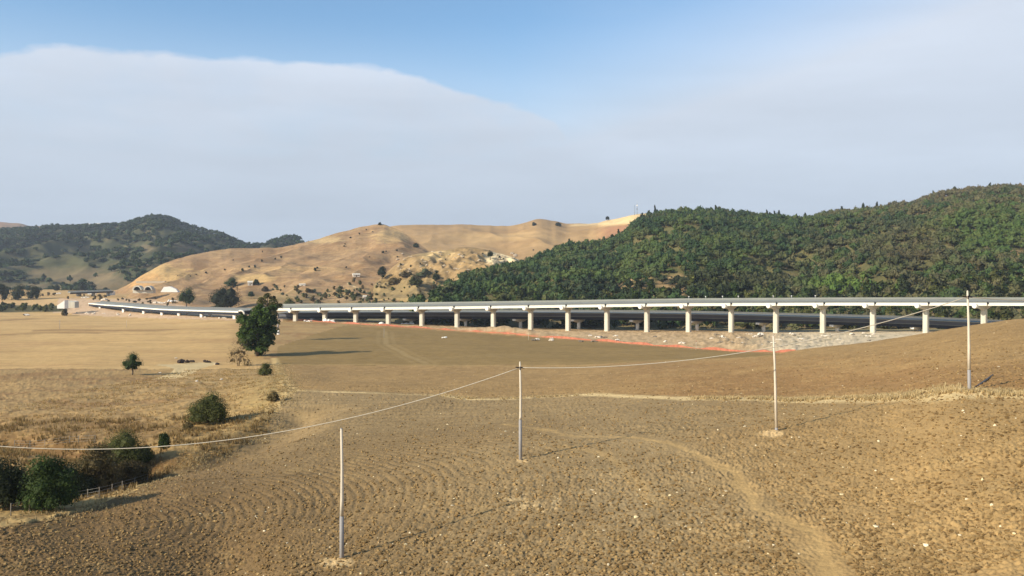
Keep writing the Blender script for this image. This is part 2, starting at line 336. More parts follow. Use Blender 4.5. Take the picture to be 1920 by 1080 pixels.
# ---------------------------------------------------------------- ground mesh
def build_ground():
    D = [3, 6, 9, 12, 15, 18, 21, 24, 27, 30, 32, 34]+list(1600*20/np.arange(1600*20/36, 1600*20/330, -1.3))
    D += list(np.exp(np.linspace(math.log(332), math.log(6000), 170))); D = np.array(D)
    u = np.concatenate([-np.geomspace(30, 0.68, 26), np.linspace(-0.66, 0.66, 1250), np.geomspace(0.68, 30, 26)])
    Dg, ug = np.meshgrid(D, u, indexing='ij'); X = ug*Dg; Y = Dg.copy(); px = 960+F*ug
    Z = G(X, Y); py = YH-F*(Z-CZ)/Dg
    jx = 5*fbm(X/6, Y/6, 3, 50); jx2 = jx*np.clip(80/Dg, .15, 1)*1.3
    de = seg_dist(X, Y, w_edge); left = pip(px+jx2, py+jx2*.5, FIELD_EDGE+[(520, 560), (-9000, 560), (-9000, 1030)]) | (X < -90)
    near = ~left
    dp = seg_dist(X, Y, w_path); dt = seg_dist(X+.8*fbm(X/4, Y/4, 2, 3), Y, w_trk); dt2 = seg_dist(X, Y, w_trk2); df = seg_dist(X, Y, w_fedge)
    col = np.zeros(X.shape+(3,))
    def setc(m, c):
        m = np.asarray(m, float)[..., None]; col[...] = col*(1-m)+np.asarray(c)*m
    n_big = fbm(X/22, Y/22, 4, 60); n_mid = fbm(X/5, Y/5, 4, 70); n_far = fbm(X/90, Y/60, 4, 80)
    setc(np.ones(X.shape), alb(158, 135, 100))
    # right-hand ploughed field
    setc(near, alb(160, 135, 98))
    setc(near*sstep(1150, 1700, px+300*n_big)*0.8, alb(174, 142, 96))
    setc(near*sstep(1000, 350, px)*sstep(740, 980, py)*0.85, alb(124, 98, 66))
    setc(near*sstep(-.05, .35, n_big)*0.35, alb(150, 124, 88))
    setc(near*np.exp(-(((px-1180)/170)**2+((py-930)/90)**2))*0.45*(0.7+n_mid), alb(160, 140, 108))
    upper = near & (dp < 9e9) & (Dg > 0)
    up = near*sstep(0, 6, Dg-np.interp(px, [p[0]/p[1]*F+960 for p in w_path], [p[1] for p in w_path]))
    setc(up, alb(168, 136, 92)); setc(up*sstep(1080, 1300, px)*sstep(660, 700, py+30*n_mid)*0.7, alb(158, 120, 78))
    setc(up*sstep(-.1, .4, n_big)*0.5, alb(182, 148, 100))
    setc(up*sstep(.12, .35, fbm(X/2.2, Y/3.5, 3, 171))*.35, alb(136, 108, 70)); setc(up*sstep(.2, .4, fbm(X/1.6, Y/2.6, 3, 172))*.35, alb(196, 162, 112)); setc(near*(1-up)*sstep(.2, .4, fbm(X/3.5, Y/5, 4, 173))*.3, alb(176, 148, 104))
    # straw path strip
    wdt = np.interp(px, [540, 800, 900, 1100, 1300, 1450, 1900], [0.5, 0.9, 1.6, 1.4, 1.9, 2.6, 2.2])
    setc(near*sstep(1.4, .5, dp/wdt+.5*n_mid)*0.9, alb(222, 194, 144))
    # tracks
    tw = np.clip(0.9+0.2*n_mid, .5, 2); trk = np.maximum(sstep(.75, .1, dt/tw+.7*n_mid), 0.75*sstep(.9, .1, dt2+.8*n_mid))
    trk = trk*near; setc(trk*0.62, alb(196, 162, 110))
    # flat olive field
    olive = pip(px+jx2*.4, py, [(500, 672), (520, 640), (522, 612), (560, 606), (700, 613), (870, 623), (1100, 640), (1300, 655), (1492, 666), (1440, 668), (1250, 676), (1100, 684), (900, 685), (700, 685), (530, 684), (505, 682)]) & (Dg > 200)
    setc(olive, alb(150, 124, 80)); setc(olive*sstep(-.2, .5, fbm(X/50, Y/18, 3, 91))*0.45, alb(162, 136, 92))
    setc(olive*sstep(0.25, .5, np.sin(Y*0.9+3*fbm(X/60, Y/60, 2, 5)))*0.18, alb(130, 108, 70))
    dl = seg_dist(X, Y, w_lane); setc(olive*sstep(1.6, .6, dl)*.5, alb(178, 152, 108)); setc(olive*sstep(1.2, .5, abs(dl-3.2))*.3, alb(172, 146, 102))
    setc(near*sstep(1.8, .4, df)*0.5, alb(186, 156, 106))
    # left side: stubble plain and pasture
    gold = left & (py < 692+jx2); setc(left, alb(174, 144, 100))
    setc(left*sstep(.0, .3, n_big+n_mid*.4)*0.6, alb(148, 112, 76)); setc(left*sstep(.05, .35, -n_big+n_mid*.5)*0.6, alb(188, 152, 102))
    setc(left*sstep(26, 8, de)*sstep(700, 730, py)*.55, alb(190, 158, 104))
    setc(left*sstep(420, 530, px)*sstep(680, 720, py)*.4*(1+n_mid), alb(165, 150, 100))
    setc(gold*sstep(470, 420, px-np.clip((py-640), 0, 50)), alb(204, 168, 116))
    g_ = gold*sstep(480, 430, px)
    st = fbm(X/160+1.3*fbm(X/120, Y/120, 2, 7), Y/9, 3, 33)
    setc(g_*sstep(.05, .35, st)*0.5, alb(180, 142, 98)); setc(g_*sstep(.1, .4, -st)*0.5, alb(228, 192, 136))
    setc(g_*sstep(.15, .4, n_far)*.4, alb(190, 152, 108))
    for yy, x0, x1 in ((607, -300, 70), (634, -300, 195), (622, 60, 330)):
        setc(g_*sstep(2.2, .8, abs(py-yy-0.02*(px-x0)*(-1)+2*np.sin(px/60)))*sstep(x0-5, x0+5, px)*sstep(x1+25, x1-25, px)*.6, alb(140, 110, 74))
    setc(left*sstep(1.3, .2, de/2.2+.6*n_mid)*.8*(py > 684), alb(202, 170, 116))
    setc(np.asarray(pip(px+jx2*.5, py, [(288, 684), (345, 682), (400, 678), (408, 683), (375, 691), (358, 703), (330, 710), (285, 712), (318, 701), (326, 692), (318, 688)]))*.95, alb(214, 186, 140))
    dgl = seg_dist(X, Y, _gl); setc(left*sstep(10, 3, dgl)*.8, alb(108, 86, 54)); dg2 = seg_dist(X, Y, _g2); setc(left*sstep(7, 2, dg2+2*n_mid)*.85, alb(104, 76, 48))  # brown of the second gully line also holds the shade of its bank
    # building-site strip around the viaducts, river flat behind
    netD = np.interp(px, [p[0]/p[1]*F+960 for p in w_net], [p[1] for p in w_net])
    site = (px > 515)*sstep(0, 3, Dg-netD)*(Dg > 270)*(Dg < 1590)
    pierD = 500-5.9*17*np.clip((px-554)/1291, 0, 1.3)
    setc(site, alb(212, 180, 140)); setc(site*sstep(-.1, .3, n_mid)*.6, alb(170, 142, 104)); setc(site*sstep(0, .25, fbm(X/2.2, Y/2.6, 3, 45))*.5, alb(150, 124, 92))
    setc(site*sstep(1380, 1500, px+40*n_mid)*.9, alb(222, 202, 172)); setc(site*sstep(1380, 1440, px)*sstep(.05, .3, n_mid)*sstep(8, 30, pierD-Dg)*.8, alb(150, 138, 112))
    setc(site*sstep(pierD+12, pierD+24, Dg), alb(150, 136, 104)); setc(site*sstep(pierD+12, pierD+24, Dg)*sstep(-.1, .3, n_mid)*.7, alb(110, 105, 74))
    setc((Dg > 2)*sstep(3.2, 1.0, abs(Dg-netD-1.0)+1.2*n_mid)*(px > 540)*(px < 1495)*.6, alb(204, 128, 88))
    ls = (px < 530)*(px > 60)*pip(px, py+jx2*.3, [(100, 586), (170, 592), (300, 597), (530, 603), (530, 560), (110, 560)]) ; setc(ls*1.0, alb(218, 184, 150))
    setc(ls*sstep(0, .3, n_mid)*.5, alb(178, 146, 112))
    setc(pip(px, py+jx2*.3, [(-900, 586), (95, 586), (128, 582), (110, 573), (-900, 573)])*1.0, alb(98, 92, 60))
    setc(pip(px, py, [(-900, 573), (60, 573), (110, 570), (95, 563), (-900, 562)])*1.0, alb(208, 172, 124))
    # pale earth round the pole feet
    for (ax, ay, rx, ry) in ((1449, 815, 28, 7), (978, 864, 12, 6), (630, 1055, 34, 10), (1818, 738, 12, 4)):
        setc(sstep(1.2, .6, np.hypot((px-ax)/rx, (py-ay)/ry)+.5*n_mid)*.85, alb(218, 186, 138))
    setc(left*blob(px, py, 130, 815, 260, 34, n_mid)*.5, alb(132, 102, 66)); setc(left*sstep(690, 720, py)*sstep(.05, .3, fbm(X/1.6, Y/2.4, 3, 181))*.5, alb(128, 98, 64)); setc(left*sstep(690, 720, py)*sstep(.12, .35, fbm(X/1.4, Y/2.0, 3, 182))*.45, alb(202, 166, 114))  # first patch: brown weeds and bank-slope shade painted into one colour
    setc(pip(px+jx2*.5, py, [(288, 684), (345, 682), (400, 678), (408, 683), (375, 691), (358, 703), (330, 710), (285, 712), (318, 701), (326, 692), (318, 688)])*.9, alb(216, 190, 144)); dsp = seg_dist(X, Y, w_sand); setc(sstep(1.7, .5, dsp+.9*n_mid)*.8, alb(212, 182, 128)); setc(left*sstep(1.2, .3, seg_dist(X, Y, w_foot)+.4*n_mid)*.6, alb(206, 176, 126))
    setc(near*blob(px, py, 985, 945, 60, 16, n_mid)*sstep(-.05, .2, fbm(X/.9, Y/1.2, 3, 201))*.8, alb(206, 178, 134))
    # relief: clods, furrows, tussocks
    clod = near*(~olive)*(1-.75*trk)*(1-.6*sstep(2, .8, dp/wdt)); fade = sstep(330, 150, Dg)
    kk = fbm(X/.95, Y/.95, 2, 21); k2 = fbm(X/.42, Y/.42, 2, 31)
    nd_ = np.interp(Dg.ravel(), [40, 110, 260], [1, 1.1, 1.0]).reshape(Dg.shape)
    vc = (.55+.9*sstep(-.3, .35, fbm(X/11, Y/11, 3, 191))); row0 = sstep(66, 46, np.hypot((X+36), (Y-68)*0.9))*sstep(1250, 950, px)
    dz = clod*fade*nd_*vc*(1-.35*row0)*(0.10*np.abs(kk)**.8+0.15*np.maximum(k2, 0)*sstep(240, 90, Dg)+.09*fbm(X/.22, Y/.22, 1, 35)*sstep(110, 60, Dg)+0.05*fbm(X/2.5, Y/2.5, 2, 77))
    # plough rows: arcs round a headland
    cx, cy = -36.0, 68.0; rr = np.hypot((X-cx), (Y-cy)*0.9)+1.2*fbm(X/34, Y/34, 2, 61)+.10*fbm(X/2.5, Y/2.5, 2, 62)
    rowm = sstep(72, 52, rr)*sstep(180, 140, Dg)*near*(0.45+.55*sstep(-.2, .2, n_big))*sstep(1250, 950, px)
    dz += rowm*0.045*np.sin(rr*2*math.pi/.85)*(1+.5*kk)
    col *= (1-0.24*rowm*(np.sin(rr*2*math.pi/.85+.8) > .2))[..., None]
    rows2 = near*sstep(95, 130, Dg)*(~olive)*sstep(290, 220, Dg)
    dz += rows2*0.07*np.sin((Y+.25*X+3*fbm(X/30, Y/30, 2, 8))*2*math.pi/3.1)
    dz += left*sstep(420, 200, Dg)*(.45*np.maximum(fbm(X/2.4, Y/2.4, 3, 41), 0)+.10*np.abs(fbm(X/.8, Y/.8, 2, 51)))*(1-.8*g_)
    dz += g_*.05*st
    dz += site*(.8*np.maximum(fbm(X/9, Y/7, 3, 111), -.1))*sstep(pierD-2, pierD-12, Dg)*(px > 700)
    # earth heap in front of the piers and spoil bank on the right
    dz += 3.0*np.exp(-(((px-955)/75)**2+((Dg-(netD+13))/8)**2))+1.6*np.exp(-(((px-1440)/90)**2+((Dg-(netD+25))/14)**2))+site*sstep(1250, 1400, px)*sstep(1640, 1560, px)*sstep(pierD-8, pierD-30, Dg)*1.6*np.maximum(fbm(X/4, Y/5, 3, 145), -.05)
    Z2 = Z+dz
    col = np.clip(col*(1+.10*n_mid+.10*fbm(X/1.3, Y/1.3, 2, 66)*sstep(300, 120, Dg))[..., None], .005, .9)
    nr, nc = X.shape; v = np.stack([X, Y, Z2], -1).reshape(-1, 3); idx = np.arange(nr*nc).reshape(nr, nc)
    f = np.stack([idx[:-1, :-1], idx[:-1, 1:], idx[1:, 1:], idx[1:, :-1]], -1).reshape(-1, 4)
    # the land behind and beside the camera
    b = len(v); ex = [(-6000, -3000), (6000, -3000), (6000, 3.2), (-6000, 3.2)]
    v = np.vstack([v, [(x, y, 11.0) for x, y in ex]]); f = np.vstack([f, [[b, b+1, b+2, b+3]]])
    cc = np.vstack([col.reshape(-1, 3), np.tile(alb(168, 140, 96), (4, 1))])
    o = link('ground', mesh_np('ground', v, f, M_SOIL, cc, smooth=True)); tag(o, kind='structure')
    return o
ground = build_ground()

# ---------------------------------------------------------------- hills
HILLS = {}
def hill(key, cols, name, colfn, relief=6.0, rs=120.0, du=1.6, nt_=220, back=500, drop=60, mid=None):
    """cols: (photo x, foot y, foot D, [mid y, mid D,] top y, top D)"""
    cols = np.array(cols, float); xs = np.arange(cols[0, 0], cols[-1, 0]+.1, du*1.0); S = [pchip(cols[:, 0], cols[:, k], xs) for k in range(1, cols.shape[1])]
    if cols.shape[1] == 5: yf, Df, yt, Dt = S; ym = None
    else: yf, Df, ym, Dm, yt, Dt = S
    zf = (YH-yf)/F*Df; zt = (YH-yt)/F*Dt; t = np.linspace(0, 1, nt_)
    zt = zt+fbm(xs/40, xs*0+3.3, 3, hash(key) % 97 if False else len(key))*Dt/F*2.2
    D = Df[:, None]+(Dt-Df)[:, None]*t[None, :]
    if ym is None:
        e = 0.55*t+0.45*np.sin(t*math.pi/2)**1.1; Z = zf[:, None]+(zt-zf)[:, None]*e[None, :]
    else:
        zm = (YH-ym)/F*Dm; tm = (Dm-Df)/(Dt-Df); Z = np.zeros_like(D)
        for i in range(len(xs)): Z[i] = pchip([0, tm[i], 1], [zf[i], zm[i], zt[i]], t)
    u = (xs-960)/F; X = u[:, None]*D
    env = (np.sin(np.clip(t, 0, 1)*math.pi)**.6)[None, :]
    r = 1-2*np.abs(fbm(X/rs, D/rs*.6, 4, 13+len(key)))*1.6
    Z = Z+env*relief*(r-.6)+env*relief*.25*fbm(X/(rs*.2), D/(rs*.2), 3, 23)
    # limit so nothing in front rises over the traced skyline
    lim = (zt/Dt)[:, None]*D+0.0
    lim2 = lim-(1-t)[None, :]*relief*.35-.1; Z = np.where(t[None, :] < .985, np.minimum(Z, lim2+0*D), Z)
    Z[:, 0] -= 6
    # far side
    tb = np.linspace(0, 1, 24)[1:]; Db = Dt[:, None]+back*tb[None, :]; Zb = zt[:, None]-(drop*tb+.06*back*tb)[None, :]**1.0
    D = np.hstack([D, Db]); Z = np.hstack([Z, Zb]); X = u[:, None]*D
    PX = xs[:, None]+0*D; PY = YH-F*Z/D
    col = np.clip(colfn(X, D, PX, PY), .004, .9)
    n, m = X.shape; idx = np.arange(n*m).reshape(n, m)
    v = np.stack([X, D, Z+CZ], -1).reshape(-1, 3); f = np.stack([idx[:-1, :-1], idx[1:, :-1], idx[1:, 1:], idx[:-1, 1:]], -1).reshape(-1, 4)
    o = link(name, mesh_np(name, v, f, M_HILL, col.reshape(-1, 3), smooth=True)); tag(o, kind='structure')
    HILLS[key] = (xs, D, X, Z+CZ, PX, PY, t); return o
def mixer(shape, base):
    col = np.zeros(shape+(3,))+base
    def s(m, c):
        m = np.clip(np.asarray(m, float), 0, 1)[..., None]; col[...] = col*(1-m)+np.asarray(c)*m
    return col, s
def col_gold(X, D, PX, PY):
    col, s = mixer(X.shape, alb(168, 136, 102)); n = fbm(X/60, D/60, 4, 3); n2 = fbm(X/14, D/14, 4, 5)
    s(sstep(-.05, .35, n)*.6, alb(156, 120, 84)); s(sstep(.0, .35, -n)*.5, alb(178, 146, 108))
    s(sstep(.1, .3, n2)*.3, alb(150, 122, 88))
    s(blob(PX, PY, 300, 512, 60, 16, n2)*.7, alb(214, 178, 120)); s(blob(PX, PY, 262, 525, 40, 14, n2)*.7, alb(206, 160, 106))
    s(blob(PX, PY, 478, 522, 40, 8, .5*n2)*.8, alb(206, 172, 116)); s(blob(PX, PY, 560, 505, 90, 6, n2)*.5, alb(204, 168, 118))
    s(blob(PX, PY, 735, 442, 35, 13, n2)*.7, alb(212, 178, 126)); s(blob(PX, PY, 600, 449, 40, 8, n2)*.6, alb(210, 182, 134))
    s(blob(PX, PY, 470, 548, 70, 7, n2)*.5, alb(150, 122, 90)); s(blob(PX, PY, 500, 560, 60, 6, n2)*.5, alb(176, 150, 100))
    s(sstep(562, 540, PX*0+PY)*0, 0*X[0, 0]+alb(0, 0, 0)); low = sstep(535, 556, PY+12*n2)*sstep(430, 560, PX)
    s(low*sstep(-.15, .15, n2)*.75, alb(150, 132, 94)); s(low*sstep(.05, .3, n)*.6, alb(128, 120, 84))
    dd = np.abs(PY-(533+(PX-655)*.48)); s(sstep(2.0, .8, dd)*(PX > 650)*(PX < 690), alb(222, 196, 152))
    s(blob(PX, PY, 775, 546, 30, 4, .5*n2), alb(214, 184, 146)); s(blob(PX, PY, 700, 560, 120, 5, n2)*.5, alb(196, 162, 124))
    s(sstep(.12, .35, fbm(X/4, D/4, 3, 8))*.5, alb(132, 108, 74)); s(sstep(.12, .3, fbm(X/28+D/60, D/6-X/22, 3, 18))*.35, alb(206, 172, 124)); s(sstep(.12, .3, fbm(X/40-D/90, D/9+X/40, 3, 19))*.35, alb(146, 114, 80))
    return col
def col_gold2(X, D, PX, PY):
    col, s = mixer(X.shape, alb(180, 146, 102)); n = fbm(X/120, D/120, 4, 31)
    s(sstep(0, .35, n)*.5, alb(166, 132, 92)); s(sstep(0, .35, -n)*.5, alb(190, 156, 112))
    s(sstep(1105, 1150, PX)*sstep(425, 418, PY+.10*(PX-1160)), alb(232, 200, 148))
    s(sstep(1060, 1080, PX)*sstep(3, 1, np.abs(PY-(421-.06*(PX-1100))))*.7, alb(226, 198, 152)); s(sstep(1105, 1150, PX)*sstep(420, 426, PY+.10*(PX-1160)), alb(168, 124, 92))
    s(blob(PX, PY, 930, 445, 90, 10, n)*.5, alb(212, 176, 124)); return col
def col_knoll(X, D, PX, PY):
    col, s = mixer(X.shape, alb(164, 136, 98)); n = fbm(X/9, D/9, 4, 41); n3 = fbm(X/3.5, D/3.5, 3, 43)
    s(sstep(.05, .3, n)*.6, alb(192, 162, 116)); s(sstep(.1, .3, n3)*.6, alb(142, 116, 78)); s(sstep(.0, .25, -n)*.4, alb(160, 132, 90))
    s(blob(PX, PY, 940, 484, 38, 12, .6*n), alb(226, 204, 164)); s(blob(PX, PY, 820, 478, 30, 10, n)*.6, alb(220, 190, 138))
    s(sstep(515, 535, PY+10*n)*.6, alb(140, 124, 88)); return col
def col_wood(X, D, PX, PY):
    col, s = mixer(X.shape, alb(104, 100, 66)); n = fbm(X/30, D/30, 4, 51); n2 = fbm(X/8, D/8, 3, 52)
    s(sstep(0, .3, n)*.6, alb(128, 112, 78))
    for b in BARE: s(blob(PX, PY, *b[:4], .6*n2), alb(170, 142, 104) if b[4] else alb(140, 122, 92)); s(blob(PX, PY, *b[:4], .6*n2)*sstep(-.02, .2, n2)*.8, alb(124, 104, 74)); s(blob(PX, PY, *b[:4], .6*n2)*sstep(.05, .2, fbm(X/3.5, D/3.5, 3, 57))*.7, alb(96, 86, 58))
    s(sstep(572, 582, PY)*.7, alb(150, 134, 100)); return col
BARE = [(1190, 536, 42, 18, 1), (1265, 535, 35, 18, 1), (1225, 548, 80, 12, 1), (1900, 478, 34, 10, 1), (1865, 500, 14, 9, 1), (1790, 375, 110, 14, 0), (1630, 398, 90, 8, 0), (1240, 578, 110, 8, 1), (1500, 405, 30, 6, 0)]
def col_far(X, D, PX, PY):
    col, s = mixer(X.shape, alb(80, 82, 58)); n = fbm(X/130, D/130, 4, 61); n2 = fbm(X/35, D/35, 4, 62)
    s(sstep(-.05, .3, n)*.7, alb(98, 94, 68)); s(sstep(.1, .35, n2)*.5, alb(122, 108, 82))
    for (x, y, rx, ry, k) in ((130, 515, 80, 14, .8), (180, 525, 60, 14, .9), (60, 540, 60, 9, .9), (75, 508, 14, 6, .9), (345, 467, 16, 9, 1), (275, 466, 14, 8, .8), (150, 466, 20, 5, .8), (230, 540, 60, 12, .9), (285, 500, 22, 6, .5), (180, 437, 12, 5, .7)):
        s(blob(PX, PY, x, y, rx, ry, .8*n2+.5*fbm(X/15, D/15, 3, 64))*k*.75, alb(134, 116, 88))
    s(blob(PX, PY, 110, 475, 80, 35, .5*n2)*.5, alb(104, 100, 68)); return col
def col_brown(X, D, PX, PY):
    col, s = mixer(X.shape, alb(176, 138, 110)); n = fbm(X/60, D/60, 3, 71); s(sstep(0, .3, n)*.6, alb(120, 112, 84)); return col
hill('far_range', [(-900, 560, 1500, 470, 3300), (-300, 560, 1500, 415, 3300), (-60, 560, 1500, 414, 3300), (0, 560, 1500, 416, 3300), (35, 560, 1500, 419, 3300), (60, 560, 1500, 424, 3300), (110, 560, 1500, 422, 3300), (200, 560, 1500, 422, 3300), (260, 560, 1500, 440, 3300), (400, 560, 1500, 500, 3300)], 'distant_hill', col_brown, 12, 300, 3, 60, 900, 200)
hill('far', [(-900, 552, 1150, 470, 2300), (-300, 552, 1150, 434, 2300), (0, 552, 1150, 434, 2300), (40, 552, 1150, 431, 2300), (90, 552, 1150, 426, 2300), (180, 552, 1150, 426, 2300), (230, 551, 1150, 422, 2300), (265, 550, 1150, 412, 2300), (290, 549, 1150, 407, 2300), (310, 549, 1150, 409, 2300), (350, 548, 1150, 425, 2300), (420, 545, 1200, 444, 2300), (460, 540, 1250, 458, 2300), (490, 540, 1250, 461, 2300), (520, 540, 1300, 450, 2350), (550, 540, 1300, 447, 2350), (575, 540, 1300, 455, 2350), (640, 540, 1300, 480, 2350), (720, 540, 1300, 520, 2350)], 'far_wooded_hill', col_far, 26, 260, 1.6, 200, 700, 200)
hill('gold2', [(660, 520, 1350, 450, 1900), (690, 520, 1350, 432, 1900), (745, 520, 1350, 423, 1900), (850, 520, 1350, 421, 1900), (950, 520, 1350, 424, 1900), (985, 520, 1350, 417, 1900), (1010, 520, 1350, 411, 1900), (1040, 520, 1350, 415, 1900), (1062, 520, 1350, 419, 1900), (1100, 520, 1350, 419, 1850), (1135, 520, 1300, 414, 1800), (1160, 520, 1300, 409, 1750), (1190, 520, 1300, 403, 1700), (1230, 520, 1300, 400, 1700), (1320, 520, 1300, 420, 1700)], 'golden_hill', col_gold2, 9, 330, 1.6, 160, 600, 90)
hill('gold1', [(170, 556, 1000, 552, 1040, 551, 1080), (215, 558, 960, 548, 1010, 546, 1090), (240, 564, 900, 545, 980, 534, 1090), (270, 572, 850, 545, 940, 514, 1110), (340, 580, 750, 545, 900, 483, 1150), (450, 583, 650, 542, 850, 465, 1200), (510, 586, 610, 542, 830, 465, 1230), (570, 588, 600, 542, 820, 455, 1250), (640, 588, 600, 540, 820, 435, 1280), (690, 588, 600, 540, 820, 423, 1300), (714, 588, 600, 540, 820, 420, 1300), (735, 588, 600, 540, 820, 426, 1290), (770, 588, 600, 540, 820, 446, 1250), (800, 588, 600, 540, 820, 468, 1180), (830, 588, 600, 545, 800, 492, 1100), (870, 588, 600, 555, 760, 520, 1000), (930, 590, 600, 570, 700, 548, 900), (1000, 592, 580, 585, 650, 575, 800)], 'golden_hill', col_gold, 12, 190, 1.3, 260, 400, 60)
hill('knoll', [(700, 560, 700, 535, 800), (720, 560, 690, 515, 860), (745, 560, 680, 494, 890), (770, 560, 670, 480, 900), (800, 560, 660, 474, 920), (830, 565, 640, 469, 930), (880, 570, 620, 464, 930), (905, 570, 610, 467, 920), (930, 570, 600, 474, 900), (960, 570, 600, 482, 880), (985, 575, 600, 494, 860), (1030, 580, 600, 530, 820)], 'rocky_knoll', col_knoll, 9, 60, 1.2, 160, 200, 40)
hill('wood', [(740, 614, 500, 584, 520), (790, 615, 495, 573, 530), (830, 616, 490, 549, 610), (890, 617, 485, 520, 700), (960, 618, 480, 505, 800), (1060, 620, 475, 469, 900), (1160, 621, 470, 450, 950), (1195, 621, 468, 420, 1000), (1250, 622, 466, 402, 1040), (1330, 622, 464, 399, 1040), (1390, 623, 462, 405, 1040), (1450, 623, 460, 413, 1040), (1500, 624, 458, 414, 1050), (1570, 625, 456, 403, 1060), (1640, 625, 454, 394, 1060), (1720, 626, 452, 380, 1070), (1800, 626, 450, 363, 1080), (1880, 626, 450, 355, 1080), (1920, 626, 450, 357, 1080), (2050, 626, 450, 362, 1080), (2400, 626, 450, 345, 1100), (3000, 626, 450, 380, 1150)], 'wooded_hill', col_wood, 12, 130, 2.0, 240, 400, 90)

bpy.context.view_layer.update()
_dg = bpy.context.evaluated_depsgraph_get()
def hit(x, y):
    d = Vector(((x-960)/F, 1, (YH-y)/F)).normalized()
    ok, loc, nrm, *_ = C.ray_cast(_dg, Vector((0, 0, CZ)), d)
    return loc if ok else None
def drop(X, Y):
    ok, loc, nrm, *_ = C.ray_cast(_dg, Vector((X, Y, 600)), Vector((0, 0, -1)))
    return loc.z if ok else 0.0
# ---------------------------------------------------------------- vegetation builders
def leafcloud(rng, blobs, n, size, cols, flat=0.55, up=0.25):
    """n small leaf quads spread through the blobs; returns verts, quads, colours"""
    w = np.array([b[3]*b[4]+b[4]*b[5]+b[3]*b[5] for b in blobs]); w = w/w.sum(); bi = rng.choice(len(blobs), n, p=w)
    B = np.array(blobs)[bi]; d = rng.randn(n, 3); d /= np.linalg.norm(d, axis=1)[:, None]; d[:, 2] = np.where(d[:, 2] < -.6, -d[:, 2], d[:, 2])
    r = rng.uniform(.45, 1.0, n)**.6; c = B[:, :3]+d*r[:, None]*B[:, 3:6]
    nrm = d/B[:, 3:6]; nrm /= np.linalg.norm(nrm, axis=1)[:, None]; nrm = nrm*flat+rng.randn(n, 3)*(1-flat)*.7; nrm[:, 2] += up; nrm /= np.linalg.norm(nrm, axis=1)[:, None]
    a = np.cross(nrm, rng.randn(n, 3)); a /= np.linalg.norm(a, axis=1)[:, None]; b = np.cross(nrm, a); s = (size*rng.uniform(.55, 1.35, n))[:, None]
    v = np.stack([c-a*s, c-b*s*.6+nrm*s*.15, c+a*s, c+b*s*.6-nrm*s*.1], 1).reshape(-1, 3); f = np.arange(n*4).reshape(n, 4)
    bc = rng.uniform(.72, 1.3, len(blobs)); cc = np.array(cols)[rng.randint(0, len(cols), n)]*(bc[bi]*rng.uniform(.8, 1.2, n))[:, None]
    return v, f, np.repeat(cc, 4, 0)
_ICO = None
def ico():
    global _ICO
    if _ICO is None:
        import bmesh
        bm = bmesh.new(); bmesh.ops.create_icosphere(bm, subdivisions=1, radius=1); bm.verts.ensure_lookup_table()
        _ICO = (np.array([v.co[:] for v in bm.verts]), np.array([[v.index for v in f.verts] for f in bm.faces])); bm.free()
    return _ICO
def cores(blobs, k, col):
    V, Fc = ico(); vs = []; fs = []; cs = []
    for i, b in enumerate(blobs):
        j = 1+.25*np.random.RandomState(i).randn(len(V), 1)*.5
        vs.append(np.array(b[:3])+V*j*np.array(b[3:6])*k); q = Fc+i*len(V); fs.append(np.hstack([q, q[:, 2:3]])); cs.append(np.tile(col, (len(V), 1)))
    return np.vstack(vs), np.vstack(fs), np.vstack(cs)
def crown_mesh(name, seed, blobs, n, size, cols, core=.7, **k):
    rng = np.random.RandomState(seed); v, f, c = leafcloud(rng, blobs, n, size, cols, **k)
    if core:
        # core lumps as triangles drawn with four corners where the last two are split apart a little
        V, Fc = ico(); vs = [v]; fs = [f]; cs = [c]; b0 = len(v)
        for i, b in enumerate(blobs):
            tri = Fc; P3 = np.array(b[:3])+V*(1+.12*rng.randn(len(V), 1))*np.array(b[3:6])*core
            quad = np.stack([P3[tri[:, 0]], P3[tri[:, 1]], (P3[tri[:, 1]]+P3[tri[:, 2]])/2, P3[tri[:, 2]]], 1).reshape(-1, 3)
            vs.append(quad); fs.append(np.arange(len(quad)).reshape(-1, 4)+b0); b0 += len(quad); cs.append(np.tile(np.array(cols[0])*.9, (len(quad), 1)))
        v = np.vstack(vs); f = np.vstack(fs); c = np.vstack(cs)
    return mesh_np(name, v, f, M_LEAF, c)
def rblobs(rng, n, R, H, z0, r0=.45):
    out = []
    for i in range(n):
        a = rng.uniform(0, 6.28); q = math.sqrt(rng.rand()); zz = rng.rand(); e = math.sin(math.pi*(.12+.8*zz))**.6
        r = R*r0*rng.uniform(.75, 1.25); out.append((math.cos(a)*q*(R-r)*e, math.sin(a)*q*(R-r)*e, z0+(H-z0)*(.15+.72*zz), r, r*rng.uniform(.8, 1.2), r*rng.uniform(.65, .95)))
    return out
def trunk(mb, base, top, r0, r1, rng, limbs=(), n=7):
    pts = [Vector(base).lerp(Vector(top), t)+Vector((rng.uniform(-1, 1), rng.uniform(-1, 1), 0))*r0*.8*(t > 0) for t in (0, .3, .6, 1)]
    pts[0].z -= .5; mb.tube(pts, [r0*1.25, r0, (r0+r1)/2, r1], n)
    for (t, ex, ey, ez) in limbs:
        p0 = Vector(base).lerp(Vector(top), t); p2 = Vector((ex, ey, ez)); mb.tube([p0, p0.lerp(p2, .5)+Vector((0, 0, .1*(p2-p0).length)), p2], [r1*.9, r1*.6, r1*.25], 5)
OLIVE = [alb(96, 100, 58), alb(84, 90, 50), alb(112, 112, 66)]; DGREEN = [alb(62, 82, 42), alb(50, 70, 36), alb(78, 96, 50)]
GREEN = [alb(80, 108, 48), alb(66, 92, 40), alb(98, 124, 58)]; BRNG = [alb(112, 98, 62), alb(92, 84, 50), alb(128, 110, 74)]
